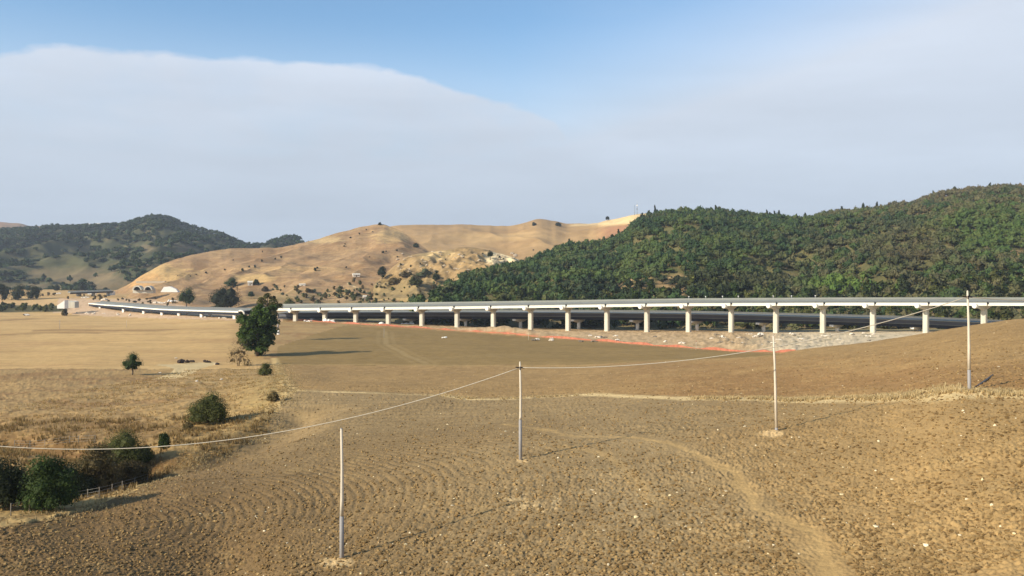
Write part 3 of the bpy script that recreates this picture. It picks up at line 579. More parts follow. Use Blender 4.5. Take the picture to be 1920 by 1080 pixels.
GREY = [alb(106, 112, 82), alb(122, 122, 92), alb(90, 96, 66)]; DARK = [alb(54, 64, 40), alb(44, 54, 34), alb(66, 74, 44)]
GREEN = [c*.6*np.array([1.05, 1, .8]) for c in GREEN]; DGREEN = [c*.8*np.array([1.05, 1, .8]) for c in DGREEN]; OLIVE = [c*.85*np.array([1, 1, .8]) for c in OLIVE]; BRNG = [c*.85 for c in BRNG]; GREY = [c*.95 for c in GREY]; DARK = [c*.9*np.array([1.05, 1, .85]) for c in DARK]
def plant(name, label, cat, base, blobs, n, size, cols, seed=0, tr=None, limbs=(), group=None, core=.7, **k):
    """thing > crown, trunk"""
    rng = np.random.RandomState(seed); t = empty(name, base, label, cat, group)
    link('crown', crown_mesh('crown', seed, blobs, n, size, cols, core, **k), t)
    mb = MB()
    if tr: trunk(mb, (0, 0, 0), tr[0], tr[1], tr[2], rng, limbs)
    else:
        for i in range(4):
            b = blobs[i % len(blobs)]; mb.tube([(b[0]*.15, b[1]*.15, -.4), (b[0]*.5, b[1]*.5, b[2]*.6), (b[0]*.85, b[1]*.85, b[2])], [.12, .08, .03], 5)
    mb.build('trunk' if tr else 'stem', M_BARK, t, True)
    return t
# ---- the tall twin-crowned tree by the flat field
def S(px, D): return px*D/F
b = gp(482, 668); D = b.y; print('tall tree at', tuple(b)); m = D/F
rng = np.random.RandomState(4)
bl = []
for (x, y, r) in ((490, 588, 17), (478, 602, 20), (503, 600, 17), (466, 618, 19), (495, 616, 22), (468, 636, 19), (495, 636, 22), (510, 622, 12), (474, 650, 14), (493, 654, 16), (486, 662, 11), (484, 578, 11), (500, 583, 12), (510, 578, 9), (458, 628, 13), (459, 648, 10), (505, 645, 11), (512, 606, 11), (462, 604, 10)):
    for k in range(3):
        rr = r*m*rng.uniform(.55, .8); a = rng.uniform(0, 6.28); q = r*m*.4
        bl.append(((x-482)*m+math.cos(a)*q, math.sin(a)*q*2.2, (668-y)*m+rng.uniform(-.4, .4)*q, rr, rr, rr*.9))
for k in range(14):
    a = rng.uniform(0, 6.28); bl.append((math.cos(a)*5, math.sin(a)*5, rng.uniform(4, 13), 2.2, 2.2, 2))
plant('tall_tree', 'tall dense dark green tree beside the flat field, its foliage hanging down to the ground', 'tree', b, bl, 9000, .42, GREEN, 3, ((.3, 0, 13), .5, .2), [(.5, -4, 0, 9), (.6, 3, 2, 11), (.7, -2, -3, 13), (.8, 2, 1, 15)], core=.62)
b2 = gp(500, 640); m2 = b2.y/F; bl = [((x-505)*m2, rng.uniform(-2, 2), (640-y)*m2, r*m2, r*m2, r*m2*.9) for (x, y, r) in ((508, 556, 8), (497, 566, 10), (520, 568, 10), (512, 578, 12), (530, 575, 7), (505, 590, 12), (518, 560, 6), (520, 590, 9))]
plant('olive_green_tree', 'light olive tree with a loose open top rising behind the tall dense tree', 'tree', b2, bl, 1500, .45, [alb(118, 116, 56)*.8, alb(96, 98, 48)*.8], 5, ((.3, 0, 18), .35, .15), [(.7, -2, 0, 16), (.8, 2, 0, 17)], core=.4)
# ---- lone plants traced one by one: name, label, category, base px, width px, height px, colours, leaf size factor, trunk share
LONE = [
 ('small_round_tree', 'small round dark tree on a thin trunk beside the pale dirt patch', 'tree', 248, 703, 46, 38, DGREEN, 1200, .22),
 ('bush', 'wide rounded green bush alone on the dry slope, casting a dark shadow', 'bush', 390, 792, 92, 50, OLIVE, 3200, 0),
 ('small_green_shrub', 'small pointed green shrub on the gully bank near the cable', 'shrub', 308, 842, 24, 34, DGREEN, 700, 0),
 ('dense_bush', 'dense dark green bush cut by the left edge of the view', 'bush', 12, 950, 120, 98, DARK, 3200, 0),
 ('dense_bush', 'big dark green bush in the gully beside the wire fence', 'bush', 92, 956, 118, 102, DGREEN, 3600, 0),
 ('gully_tree', 'olive brown leafy tree in the gully, just right of the dark bushes', 'tree', 182, 920, 108, 92, BRNG, 2600, 0),
 ('gully_tree', 'bluish green tree whose top rises behind the sagging cable', 'tree', 226, 892, 100, 82, OLIVE, 2600, 0),
 ('thicket_bush', 'low dark thicket filling the gully between the big dark bush and the olive brown tree', 'bush', 140, 938, 92, 56, DARK, 2600, 0),
 ('thicket_bush', 'brown scrub at the right end of the gully thicket, below the bluish green tree', 'bush', 248, 902, 84, 42, BRNG, 2200, 0),
 ('low_bush', 'low green bush growing right of the gully trees', 'bush', 268, 866, 46, 28, OLIVE, 900, 0),
 ('low_bush', 'small rounded bush in the straw at the gully bank above the green shrub', 'bush', 352, 806, 24, 16, BRNG, 400, 0),
 ('bare_bush', 'grey brown half bare bush left of the tall tree foot', 'bush', 446, 686, 46, 54, [alb(140, 122, 88)*.8, alb(112, 96, 68)*.8], 1200, 0),
 ('green_shrub', 'low green shrub at the head of the sandy gully', 'shrub', 497, 704, 34, 22, OLIVE, 600, 0),
 ('brown_shrub', 'low brown shrub beside the field corner', 'shrub', 512, 752, 30, 18, BRNG, 400, 0),
 ('meadow_shrub', 'dark low shrub under the half bare bush', 'shrub', 464, 686, 22, 14, BRNG, 300, 0),
 ('round_tree', 'round dark tree standing behind the low viaduct section', 'tree', 350, 578, 40, 36, DGREEN, 700, .1),
 ('broad_tree', 'broad blue green tree behind the end of the low viaduct section', 'tree', 422, 583, 72, 44, [c*.9 for c in DARK], 1200, .08),
 ('hillside_tree_row', 'flat topped green tree clump on the golden slope left of the little white hut', 'tree', 433, 540, 34, 17, DGREEN, 500, .2),
 ('lone_tree', 'dark pointed tree on the slope below the rocky knoll', 'tree', 716, 523, 22, 24, DARK, 500, .05),
 ('lone_tree', 'dark round tree at the left end of the forest edge', 'tree', 818, 532, 20, 26, DARK, 500, .05),
 ('slope_bush', 'dark clump below the rocks right of the pointed tree', 'bush', 760, 519, 34, 11, BRNG, 300, 0),
 ('slope_bush', 'long grey green clump under the rocky knoll', 'bush', 795, 519, 42, 13, GREY, 400, 0),
 ('slope_bush', 'olive bush on the terrace left of the round dark tree', 'bush', 779, 534, 34, 16, OLIVE, 400, 0),
 ('slope_bush', 'wide dark bush below the pointed tree', 'bush', 742, 531, 40, 10, BRNG, 300, 0),
 ('knoll_tree', 'dark round tree at the white rocks of the knoll', 'tree', 919, 487, 13, 20, DARK, 300, .05),
 ('ridge_tree', 'tiny dark tree against the sky left of the masts', 'tree', 1139, 414, 7, 8, DARK, 80, .1),
 ('ridge_bush', 'dark bush on the left shoulder of the pale far knob', 'bush', 1002, 423, 9, 6, DARK, 80, 0),
 ('ridge_bush', 'dark bush right of the pale far knob', 'bush', 1047, 424, 13, 7, DARK, 80, 0),
 ('ridge_bush', 'tiny bush on the top of the nearer golden hill', 'bush', 712, 422, 7, 4, DARK, 60, 0),
 ('slope_tree', 'dark tree on the shaded right flank of the golden hill', 'tree', 780, 464, 12, 9, DARK, 120, 0),
 ('hut_tree', 'dark tree touching the little white hut', 'tree', 480, 534, 12, 9, DARK, 150, 0),
 ('small_slope_tree', 'small round tree between the broad tree and the olive tree top', 'tree', 471, 560, 13, 13, DGREEN, 200, .15),
 ('slope_bush', 'dark wide bush on the bare slope above the small round tree', 'bush', 497, 546, 14, 8, BRNG, 150, 0),
 ('flood_bush', 'yellow green bush right of the olive tree top', 'bush', 543, 574, 28, 13, OLIVE, 300, 0),
 ('hedge_tree', 'tall dark hedge tree at the far end of the left field, nearest the overpass', 'tree', 62, 562, 34, 26, DARK, 500, .02),
 ('hedge_tree', 'dark hedge tree left of the tallest hedge tree', 'tree', 34, 563, 34, 30, DARK, 500, .02),
 ('hedge_tree', 'dark hedge tree at the left edge of the far field', 'tree', 4, 563, 36, 34, DARK, 500, .02),
 ('scrub_tree', 'rust coloured shrub at the end of the green verge', 'shrub', 121, 592, 12, 13, BRNG, 200, 0),
 ('scrub_tree', 'dark round tree behind the far overpass, left one of the pair', 'tree', 154, 545, 22, 17, DARK, 300, .02),
 ('scrub_tree', 'dark round tree behind the far overpass, right one of the pair', 'tree', 173, 544, 18, 15, DARK, 300, .02),
 ('scrub_tree', 'small dark tree beside the far overpass left abutment', 'tree', 106, 545, 12, 12, DARK, 200, .02),
]
for i, (nm, lb, ct, x, y, w, h, cols, n, ts) in enumerate(LONE):
    p = hit(x, y)
    if p is None: p = Vector(P(x, y, 1500))
    m = p.y/F; rng = np.random.RandomState(100+i); R = w*m/2; H = h*m; z0 = H*ts
    bl = rblobs(rng, 9 if n > 400 else 5, R, H, z0, .48 if n > 400 else .55)
    if not ts: bl += [(math.cos(a_)*R*.55, math.sin(a_)*R*.55, H*.2, R*.38, R*.38, H*.24) for a_ in np.arange(0, 6.2, .9)]
    # keep the outline's width: push two lumps to the sides
    bl += [(-R*.5, 0, z0+(H-z0)*.42, R*.48, R*.45, (H-z0)*.34), (R*.5, 0, z0+(H-z0)*.45, R*.48, R*.45, (H-z0)*.34), (0, 0, z0+(H-z0)*.5, R*.62, R*.62, (H-z0)*.45)]
    sz = max(.10, .9*math.sqrt(R*H/n))*(.9 if R < 4 else 1) if n > 250 else max(.3, 1.6*m)
    if 'half bare' in lb: plant(nm, lb, ct, p, bl, n*2, sz*.8, cols, i+20, core=.25)
    else: plant(nm, lb, ct, p, bl, int(n*3.2), sz*1.0, cols, i+20, ((rng.uniform(-.1, .1), 0, z0+(H-z0)*.5), max(.08, H*.035), max(.04, H*.02)) if ts else None, [(.6, -R*.4, 0, z0+H*.3), (.7, R*.4, R*.2, z0+H*.35)] if ts else (), core=.55)
# ---- shrubs dotted on the golden hill and in the olive groves, copied from a few models
def variants(nm, k, cols, n, size, nb, sq=.8):
    r = []
    for i in range(k):
        rng = np.random.RandomState(500+i); bl = rblobs(rng, nb, 1.0, 1.8*sq, .05, .55); bl.append((0, 0, .8*sq, .7, .7, .6*sq))
        r.append(crown_mesh('crown', 900+i, bl, n, size, cols, .7))
    return r
_stem = MB().tube([(0, 0, -.6), (.05, 0, .3), (0, .03, 1.0)], [.10, .08, .03], 5); _stem_me = _stem.build('stem', M_BARK); stem_mesh = _stem_me.data; bpy.data.objects.remove(_stem_me)
def copies(spots, meshes, nm, label, cat, group, part='stem', seed=0):
    rng = np.random.RandomState(seed)
    for (p, s, h) in spots:
        o = empty(nm, p, label, cat, group); o.scale = (s, s, h); o.rotation_euler = (0, 0, rng.uniform(0, 6.28))
        link('crown', meshes[rng.randint(len(meshes))], o); link(part, stem_mesh, o)
V_SHR = variants('shrub', 4, DARK, 60, .28, 5); V_BR = variants('shrub', 4, BRNG, 60, .26, 5); V_GREY = variants('olive', 4, GREY, 90, .24, 6); V_OL = variants('olive', 4, OLIVE, 90, .24, 6)
def spots_px(lst):
    out = []
    for (x, y, w) in lst:
        p = hit(x, y+1)
        if p: out.append((p, w*p.y/F/2, w*p.y/F/2))
    return out
copies(spots_px([(421, 506, 5), (455, 508, 8), (467, 501, 6), (478, 501, 7), (491, 490, 6), (516, 486, 5), (527, 483, 6), (437, 488, 4), (492, 472, 4), (591, 507, 9), (595, 503, 6), (649, 502, 5), (645, 462, 5), (647, 458, 4), (657, 446, 5), (674, 439, 5), (699, 435, 4), (687, 431, 4), (718, 474, 7), (724, 472, 5), (744, 470, 5), (693, 482, 3), (745, 482, 5), (386, 512, 6), (368, 515, 4), (357, 518, 4), (333, 517, 3), (770, 500, 6), (788, 495, 5), (751, 497, 6), (835, 487, 4), (870, 478, 4), (905, 476, 5), (936, 483, 6), (944, 486, 5), (1000, 469, 4)]), V_SHR, 'hillside_shrub', 'small dark shrub dotted on the dry golden hillside', 'shrub', 'shrubs dotted on the golden hillsides', seed=1)
rng = np.random.RandomState(77); lst = []
for (x0, x1, y0, y1, n, w0, w1) in ((555, 700, 545, 575, 60, 6, 13), (625, 680, 525, 560, 22, 6, 12), (690, 790, 528, 575, 34, 5, 11), (505, 560, 535, 565, 12, 5, 10), (800, 830, 515, 560, 12, 6, 12)):
    for k in range(n): lst.append((rng.uniform(x0, x1), rng.uniform(y0, y1), rng.uniform(w0, w1)))
gr = [l for i, l in enumerate(lst) if i % 3 == 0]; br = [l for i, l in enumerate(lst) if i % 3 == 1]; ol = [l for i, l in enumerate(lst) if i % 3 == 2]
copies(spots_px(gr), V_GREY, 'grove_tree', 'grey green round tree in the grove on the terraces behind the viaduct', 'tree', 'grey green trees of the terraces', 'trunk', 2)
copies(spots_px(br), V_BR, 'terrace_bush', 'brown dry bush among the grove trees behind the viaduct', 'bush', 'brown bushes of the terraces', 'stem', 3)
copies(spots_px(ol), V_OL, 'terrace_tree', 'olive green tree among the terraces behind the viaduct', 'tree', 'olive green trees of the terraces', 'trunk', 4)
copies(spots_px([(rng.uniform(-20, 112), rng.uniform(574, 584), rng.uniform(9, 16)) for k in range(34)]), V_OL, 'verge_bush', 'low green bush in the dark verge across the far left field', 'bush', 'bushes of the far verge', 'stem', 5)
copies(spots_px([(rng.uniform(200, 330), rng.uniform(560, 580), rng.uniform(5, 9)) for k in range(26)]+[(rng.uniform(75, 215), rng.uniform(552, 562), rng.uniform(5, 9)) for k in range(16)]), V_BR, 'site_bush', 'dry bush on the rough ground behind the low viaduct section', 'bush', 'bushes behind the low viaduct section', 'stem', 6)
copies(spots_px([(rng.uniform(860, 1900), 590+rng.uniform(-8, 6), rng.uniform(9, 18)) for k in range(70)]), V_OL, 'river_bush', 'leafy bush on the flat ground between viaduct and wooded hill', 'bush', 'bushes at the foot of the wooded hill', 'stem', 7)
# ---- the wood on the right-hand hill
def scatter(key, n, seed, keep):
    xs, Dm, Xm, Zm, PX, PY, t = HILLS[key]; rng = np.random.RandomState(seed); nt_ = len(t); out = []
    area = (Dm[:, :nt_].mean(1)); w = np.zeros((len(xs)-1, nt_-1)); w = (np.diff(Xm[:, :nt_], axis=0)[:, :-1])*(np.diff(Dm[:, :nt_], axis=1)[:-1]); w = np.clip(w, 0, None); p = (w/w.sum()).ravel()
    k = rng.choice(len(p), n, p=p); i = k//(nt_-1); j = k % (nt_-1); a = rng.rand(n); b = rng.rand(n)
    def bl(M): return (M[i, j]*(1-a)+M[i+1, j]*a)*(1-b)+(M[i, j+1]*(1-a)+M[i+1, j+1]*a)*b
    X, Y, Z, px, py = bl(Xm), bl(Dm), bl(Zm), bl(PX), bl(PY); m = keep(X, Y, px, py, rng); return np.stack([X, Y, Z, px, py], 1)[m]
def keep_wood(X, Y, px, py, rng):
    d = np.zeros(len(X))
    for b in BARE: d = np.maximum(d, sstep(1.15, .8, np.hypot((px-b[0])/b[2], (py-b[1])/b[3]))*(.80 if b[4] else .45))
    n = fbm(X/40, Y/40, 3, 91); d = np.maximum(d, sstep(.28, .45, n)*.6); d = np.maximum(d, sstep(.3, .5, fbm(X/15, Y/15, 2, 95))*.8)
    return (rng.rand(len(X)) > d) & (px < 2150)
tr = scatter('wood', 25000, 5, keep_wood)
def wood_color(X, Y, px, py, rng):
    n = len(X); a = fbm(X/55, Y/55, 3, 101); b = fbm(X/18, Y/18, 2, 103); c = np.tile(alb(62, 82, 46), (n, 1))
    def s(m, k): c[...] = c*(1-m[:, None])+k*m[:, None]
    s(sstep(0, .25, a)*.9, alb(84, 98, 52)); s(sstep(0, .3, -a)*.8, alb(52, 70, 44)); s(sstep(.08, .3, b)*.6, alb(92, 92, 58))
    s(sstep(1300, 1550, px)*sstep(420, 480, py)*sstep(-.25, .1, b)*.7, alb(98, 92, 66)); s(sstep(1500, 1620, px)*sstep(440, 400, py)*sstep(-.2, .1, b)*.7, alb(104, 96, 70))
    s(blob(px, py, 1590, 545, 90, 18, .5*b), alb(86, 106, 48)); s(blob(px, py, 1860, 440, 90, 50, .5*b)*.6, alb(84, 104, 50))
    s(blob(px, py, 1340, 540, 120, 20, .5*b)*.8, alb(52, 56, 38)); s(blob(px, py, 1130, 555, 80, 18, .5*b)*.7, alb(48, 58, 40))
    s(sstep(1480, 1600, px)*sstep(18, 5, py-np.interp(px, [1500, 1570, 1720, 1800, 1880, 1920], [405, 397, 375, 358, 350, 352]))*.6, alb(108, 96, 74)); s(blob(px, py, 1700, 470, 70, 40, .6*b)*.5, alb(88, 78, 54))
    c *= rng.uniform(.8, 1.18, (n, 1))*1.12; c[:, 0] *= rng.uniform(.94, 1.1, n); return c
rng = np.random.RandomState(9)
# forest mass: every crown is a handful of lumps of leaf clusters on a short trunk
def mass(pts, cols, rng, name, label, n, rad, size, hgt):
    V, Fc = ico(); T = len(pts); vs = []; fs = []; cs = []; base = 0
    R = rad*rng.uniform(.5, 1.5, T); Hh = hgt*rng.uniform(.55, 1.4, T)
    # leaf clusters
    d = rng.randn(T, n, 3); d /= np.linalg.norm(d, axis=2)[..., None]; d[..., 2] = np.abs(d[..., 2])*1.0-.25; rr = rng.uniform(.55, 1.08, (T, n, 1))
    lump = 1+.22*np.sin(d[..., :1]*5+rng.uniform(0, 6, (T, 1, 1)))*np.cos(d[..., 1:2]*5+rng.uniform(0, 6, (T, 1, 1)))
    c = pts[:, None, :3]+d*rr*lump*np.stack([R, R, Hh*.5], 1)[:, None, :]; c[..., 2] += (Hh*.55)[:, None]
    nrm = d*.75+rng.randn(T, n, 3)*.38; nrm[..., 2] += .2; nrm /= np.linalg.norm(nrm, axis=2)[..., None]
    a = np.cross(nrm, rng.randn(T, n, 3)); a /= np.linalg.norm(a, axis=2)[..., None]; b = np.cross(nrm, a); s = (size*rng.uniform(.6, 1.4, (T, n)))[..., None]
    q = np.stack([c-a*s, c-b*s*.7, c+a*s, c+b*s*.7], 2).reshape(-1, 3); cc = np.repeat((cols[:, None, :]*rng.uniform(.8, 1.2, (T, n, 1))).reshape(-1, 3), 4, 0)
    vs.append(q); fs.append(np.arange(len(q)).reshape(-1, 4)); cs.append(cc); base = len(q)
    # core and trunk (an eight-cornered lump and a four-sided post)
    oc = np.array([(1, 0, 0), (0, 1, 0), (-1, 0, 0), (0, -1, 0), (.1, 0, 1), (0, .1, -1)]); of = np.array([(0, 1, 4, 4), (1, 2, 4, 4), (2, 3, 4, 4), (3, 0, 4, 4), (1, 0, 5, 5), (2, 1, 5, 5), (3, 2, 5, 5), (0, 3, 5, 5)])
    k = pts[:, None, :3]+oc[None]*np.stack([R*.72, R*.72, Hh*.38], 1)[:, None, :]; k[..., 2] += (Hh*.55)[:, None]
    tri = of[:, :3]; tv = k[:, tri, :].reshape(T, -1, 3, 3); quad = np.stack([tv[:, :, 0], tv[:, :, 1], (tv[:, :, 1]+tv[:, :, 2])/2, tv[:, :, 2]], 2).reshape(-1, 3)
    vs.append(quad); fs.append(np.arange(len(quad)).reshape(-1, 4)+base); base += len(quad); cs.append(np.repeat(cols*.9, 32, 0))
    sx = np.array([(-.18, -.18), (.18, -.18), (.18, .18), (-.18, .18)]); bt = np.concatenate([np.hstack([sx, np.full((4, 1), -1.)]), np.hstack([sx*.6, np.full((4, 1), 3.)])]); tvv = (pts[:, None, :3]+bt[None]).reshape(-1, 3)
    tf = np.array([(0, 1, 5, 4), (1, 2, 6, 5), (2, 3, 7, 6), (3, 0, 4, 7)]); fs.append((tf[None]+(np.arange(T)*8)[:, None, None]).reshape(-1, 4)+base); vs.append(tvv); cs.append(np.tile(alb(120, 100, 76), (len(tvv), 1)))
    o = link(name, mesh_np(name, np.vstack(vs), np.vstack(fs), M_LEAF, np.vstack(cs))); tag(o, label, 'forest', None, 'stuff'); return o
order = np.argsort(tr[:, 1]); front = order[:1500]; sel = np.zeros(len(tr), bool); rs_ = np.random.RandomState(3)
cand = [i for i in front if 780 < tr[i, 3] < 1930]; pick = rs_.permutation(cand)[:270]; sel[pick] = True
cols_t = wood_color(tr[:, 0], tr[:, 1], tr[:, 3], tr[:, 4], rng)
mass(tr[~sel], cols_t[~sel], rng, 'forest', 'dense green and olive wood covering the hill behind the viaduct', 40, 4.0, .75, 7.0)
V_W = [variants('t', 3, cl, 150, .26, 7, 1.1) for cl in (DGREEN, OLIVE, DARK)]
for g, (cl, lab) in enumerate((('green', 'mid green round tree at the lower edge of the wooded hill'), ('olive', 'olive toned tree at the lower edge of the wooded hill'), ('dark', 'very dark tree at the lower edge of the wooded hill'))):
    pp = [i for q, i in enumerate(pick) if q % 3 == g]
    copies([(Vector(tr[i, :3]), rs_.uniform(3, 5), rs_.uniform(3.6, 5.4)) for i in pp], V_W[g], 'forest_tree', lab, 'tree', cl+' trees along the lower edge of the wood', 'trunk', 30+g)
# thin pines standing out of the ridge line
sk = [(1205, 401), (1217, 399), (1228, 397), (1342, 392), (1438, 408), (1444, 408), (1452, 409), (1461, 411), (1510, 408), (1578, 397), (1618, 393), (1645, 388), (1750, 371), (1790, 362), (1857, 355), (1161, 447), (1148, 452), (1068, 460)]
pk = []
xs, Dm, Xm, Zm, PX, PY, t = HILLS['wood']
for (x, y) in sk:
    i = int(np.argmin(abs(xs-x))); j = len(t)-3; pk.append((Vector((Xm[i, j], Dm[i, j], Zm[i, j])), rs_.uniform(1.8, 3), rs_.uniform(5, 7.5)))
copies(pk, V_W[2], 'ridge_pine', 'slim dark tree standing out of the skyline of the wooded hill', 'tree', 'slim trees on the skyline of the wooded hill', 'trunk', 44)
# ---- woods on the far left hills
def keep_far(X, Y, px, py, rng):
    d = .45-.9*sstep(470, 425, py)-.7*sstep(110, 40, px)+.5*(px > 560); n = fbm(X/90, Y/90, 3, 131); d = d+sstep(-.1, .3, n)*.55
    for (x, y, rx, ry) in ((130, 515, 80, 14), (180, 525, 60, 14), (60, 540, 60, 9), (345, 467, 18, 10), (275, 466, 14, 8), (150, 466, 20, 5), (230, 540, 60, 12), (110, 478, 60, 25)): d = np.maximum(d, .93*(np.hypot((px-x)/rx, (py-y)/ry) < 1))
    return (rng.rand(len(X)) > d) & (px > -120) & (px < 640)
tf_ = scatter('far', 14000, 8, keep_far); cf = np.tile(alb(68, 86, 46)*.85, (len(tf_), 1))*rng.uniform(.7, 1.3, (len(tf_), 1))
mass(tf_, cf, rng, 'forest', 'far dark wood over the hills at the left', 16, 6.0, 2.6, 9.0)

# ---------------------------------------------------------------- straw, stones, clods
def tufts(name, pts, h, n, cols, rng, label, w=.05):
    pts = np.array(pts); T = len(pts); hh = h*rng.uniform(.5, 1.4, (T, n)); a = rng.uniform(0, 6.28, (T, n)); sp = rng.uniform(.05, .55, (T, n))
    base = pts[:, None, :3]+np.stack([np.cos(a), np.sin(a), a*0], -1)*(.12*h); tip = base+np.stack([np.cos(a)*sp*hh, np.sin(a)*sp*hh, hh], -1); sd = np.stack([-np.sin(a), np.cos(a), a*0], -1)*w
    mid = (base*.45+tip*.55)+np.array([0, 0, .04]); q = np.stack([base-sd, base+sd, mid+sd*.8, tip, mid-sd*.8], 2)
    v = q.reshape(-1, 3); k = np.arange(T*n)*5; f = np.concatenate([np.stack([k, k+1, k+2, k+4], 1), np.stack([k+4, k+2, k+3, k+3], 1)]); f2 = f.copy()
    # make the tips proper quads
    tipq = np.stack([q[:, :, 4], q[:, :, 2], q[:, :, 3], q[:, :, 3]-sd*.15], 2).reshape(-1, 3)
    v = np.vstack([q.reshape(-1, 3), tipq]); f = np.vstack([np.stack([k, k+1, k+2, k+4], 1), np.arange(len(tipq)).reshape(-1, 4)+len(q.reshape(-1, 3))])
    ci = np.array(cols)[rng.randint(0, len(cols), (T, n))]*rng.uniform(.75, 1.2, (T, n, 1)); c = np.vstack([np.repeat(ci.reshape(-1, 3), 5, 0), np.repeat(ci.reshape(-1, 3), 4, 0)])
    o = link(name, mesh_np(name, v, f, M_GRASS, c)); tag(o, label, 'dry grass', None, 'stuff')
STRAW = [alb(218, 194, 148), alb(204, 180, 134), alb(230, 208, 164), alb(186, 162, 118)]
def around(line, n, wid, rng, keep=None):
    L = np.array(line); sgl = np.hypot(*np.diff(L, axis=0).T); k = rng.choice(len(sgl), n, p=sgl/sgl.sum()); t = rng.rand(n)[:, None]; p = L[k]*(1-t)+L[k+1]*t+rng.randn(n, 2)*wid
    if keep is not None: p = p[keep(p)]
    return np.column_stack([p, G(p[:, 0], p[:, 1])])
rng = np.random.RandomState(21)
clump = lambda p: fbm(p[:, 0]/3.0, p[:, 1]/3.0, 2, 5) > -.05
pth = np.array(w_path); pr = pth[9:]
tufts('dry_grass', np.vstack([around(pr, 2600, .9, rng, clump), around(pth[3:8], 500, .7, rng, clump)]), .34, 9, STRAW, rng, 'tall dry straw grass along the strip between the ploughed fields', .022)
tufts('dry_grass', np.vstack([around(w_edge[1:], 5200, 1.6, rng, clump), around(w_edge[6:], 400, .9, rng)]), .24, 8, [c*.85 for c in STRAW], rng, 'dry straw grass along the left edge of the ploughed field', .025)
n = 26000; xx = rng.uniform(-90, -14, n); yy = rng.uniform(82, 235, n); pxx = 960+F*xx/yy; ok = (seg_dist(xx, yy, w_edge) < 60) & pip(pxx, YH-F*(G(xx, yy)-CZ)/yy, FIELD_EDGE+[(520, 672), (250, 690), (-300, 692), (-9000, 690), (-9000, 1030)]) & (fbm(xx/7, yy/7, 3, 63) > -.02) & (pxx > -80)
tufts('dry_grass', np.column_stack([xx, yy, G(xx, yy)])[ok], .26, 6, [alb(178, 144, 96), alb(196, 164, 112), alb(150, 122, 80), alb(164, 148, 96)], rng, 'short dry grass over the sloping pasture left of the ploughed field', .03)
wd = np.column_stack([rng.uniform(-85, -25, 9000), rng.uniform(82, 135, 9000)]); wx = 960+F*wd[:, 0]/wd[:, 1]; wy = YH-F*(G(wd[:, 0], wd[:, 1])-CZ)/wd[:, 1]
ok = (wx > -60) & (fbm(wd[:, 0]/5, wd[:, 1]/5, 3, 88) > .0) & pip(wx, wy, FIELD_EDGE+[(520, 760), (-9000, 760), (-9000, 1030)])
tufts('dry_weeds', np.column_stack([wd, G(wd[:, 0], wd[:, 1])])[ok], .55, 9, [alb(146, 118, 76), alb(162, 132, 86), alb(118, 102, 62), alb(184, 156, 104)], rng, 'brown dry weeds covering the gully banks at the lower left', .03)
def lumps(name, n, xr, dr, s0, s1, cols, rng, label, keep=None, cat='stones', mat=None, flat=.7, pw=3, dist=1.0):
    V, Fc = ico(); D = 1/(rng.uniform(1/dr[1]**dist, 1/dr[0]**dist, n))**(1/dist); px = rng.uniform(*xr, n); X = (px-960)/F*D; ok = np.ones(n, bool) if keep is None else keep(X, D, px); X = X[ok]; D = D[ok]; n = len(X)
    s = s0+(s1-s0)*rng.rand(n)**pw; Vv = V[None]*(1+.28*rng.randn(n, len(V), 1))*s[:, None, None]*np.stack([rng.uniform(.7, 1.3, n), rng.uniform(.7, 1.3, n), flat*rng.uniform(.7, 1.1, n)], 1)[:, None, :]
    Vv = Vv+np.stack([X, D, G(X, D)+.12*s+.04], 1)[:, None, :]; f = (Fc[None]+(np.arange(n)*len(V))[:, None, None]).reshape(-1, 3)
    c = np.repeat(np.array(cols)[rng.randint(0, len(cols), n)]*rng.uniform(.85, 1.15, (n, 1)), len(V), 0)
    o = link(name, mesh_np(name, Vv.reshape(-1, 3), f, mat or M_SOIL, c)); tag(o, label, cat, None, 'stuff'); return o
def kf(X, D, px):
    py = YH-F*(G(X, D)-CZ)/D
    return ~pip(px, py, FIELD_EDGE+[(520, 560), (-9000, 560), (-9000, 1030)]) & (seg_dist(X, D, w_trk) > 1.0+.5*rng.rand(len(X)))
lumps('soil_clods', 60000, (-60, 1980), (42, 170), .03, .16, [alb(146, 120, 82), alb(138, 112, 76), alb(124, 100, 66), alb(154, 128, 88)], rng, 'rough earth clods over the ploughed field', kf, 'clods', dist=1.6)
lumps('field_stones', 900, (300, 1980), (44, 240), .04, .14, [alb(216, 198, 160), alb(228, 212, 182)], rng, 'small pale stones scattered in the ploughed field', kf, 'stones')
# ---------------------------------------------------------------- viaducts
PX_ = [500, 554, 609, 667, 728, 791, 857, 925, 995, 1065, 1138, 1213, 1291, 1371, 1455, 1543, 1637, 1736, 1845, 1962, 2090]
def V3(p, z=None): return Vector((p[0], p[1], p[2] if z is None else z))
def strip(line, perp, o0, o1, z0, z1, b0=0.0, b1=0.0):
    """box-section strip along a line of points; o = offsets across, z = offsets up, b = bank at each offset"""
    return [[p+n*o0+Vector((0, 0, z0+b0)), p+n*o1+Vector((0, 0, z0+b1)), p+n*o1+Vector((0, 0, z1+b1)), p+n*o0+Vector((0, 0, z1+b0))] for p, n in zip(line, perp)]
def perps(line):
    r = []
    for i in range(len(line)):
        t = (line[min(i+1, len(line)-1)]-line[max(i-1, 0)]); t.z = 0; t.normalize(); n = Vector((-t.y, t.x, 0)); r.append(n if n.y > 0 else -n)
    return r
def dens(line, k=4):
    out = []
    n = len(line); x = np.arange(n); xx = np.linspace(0, n-1, (n-1)*k+1); A = np.array([p[:] for p in line]); B = np.stack([pchip(x, A[:, c], xx) if False else np.interp(xx, x, A[:, c]) for c in range(3)], 1)
    return [Vector(b) for b in B]
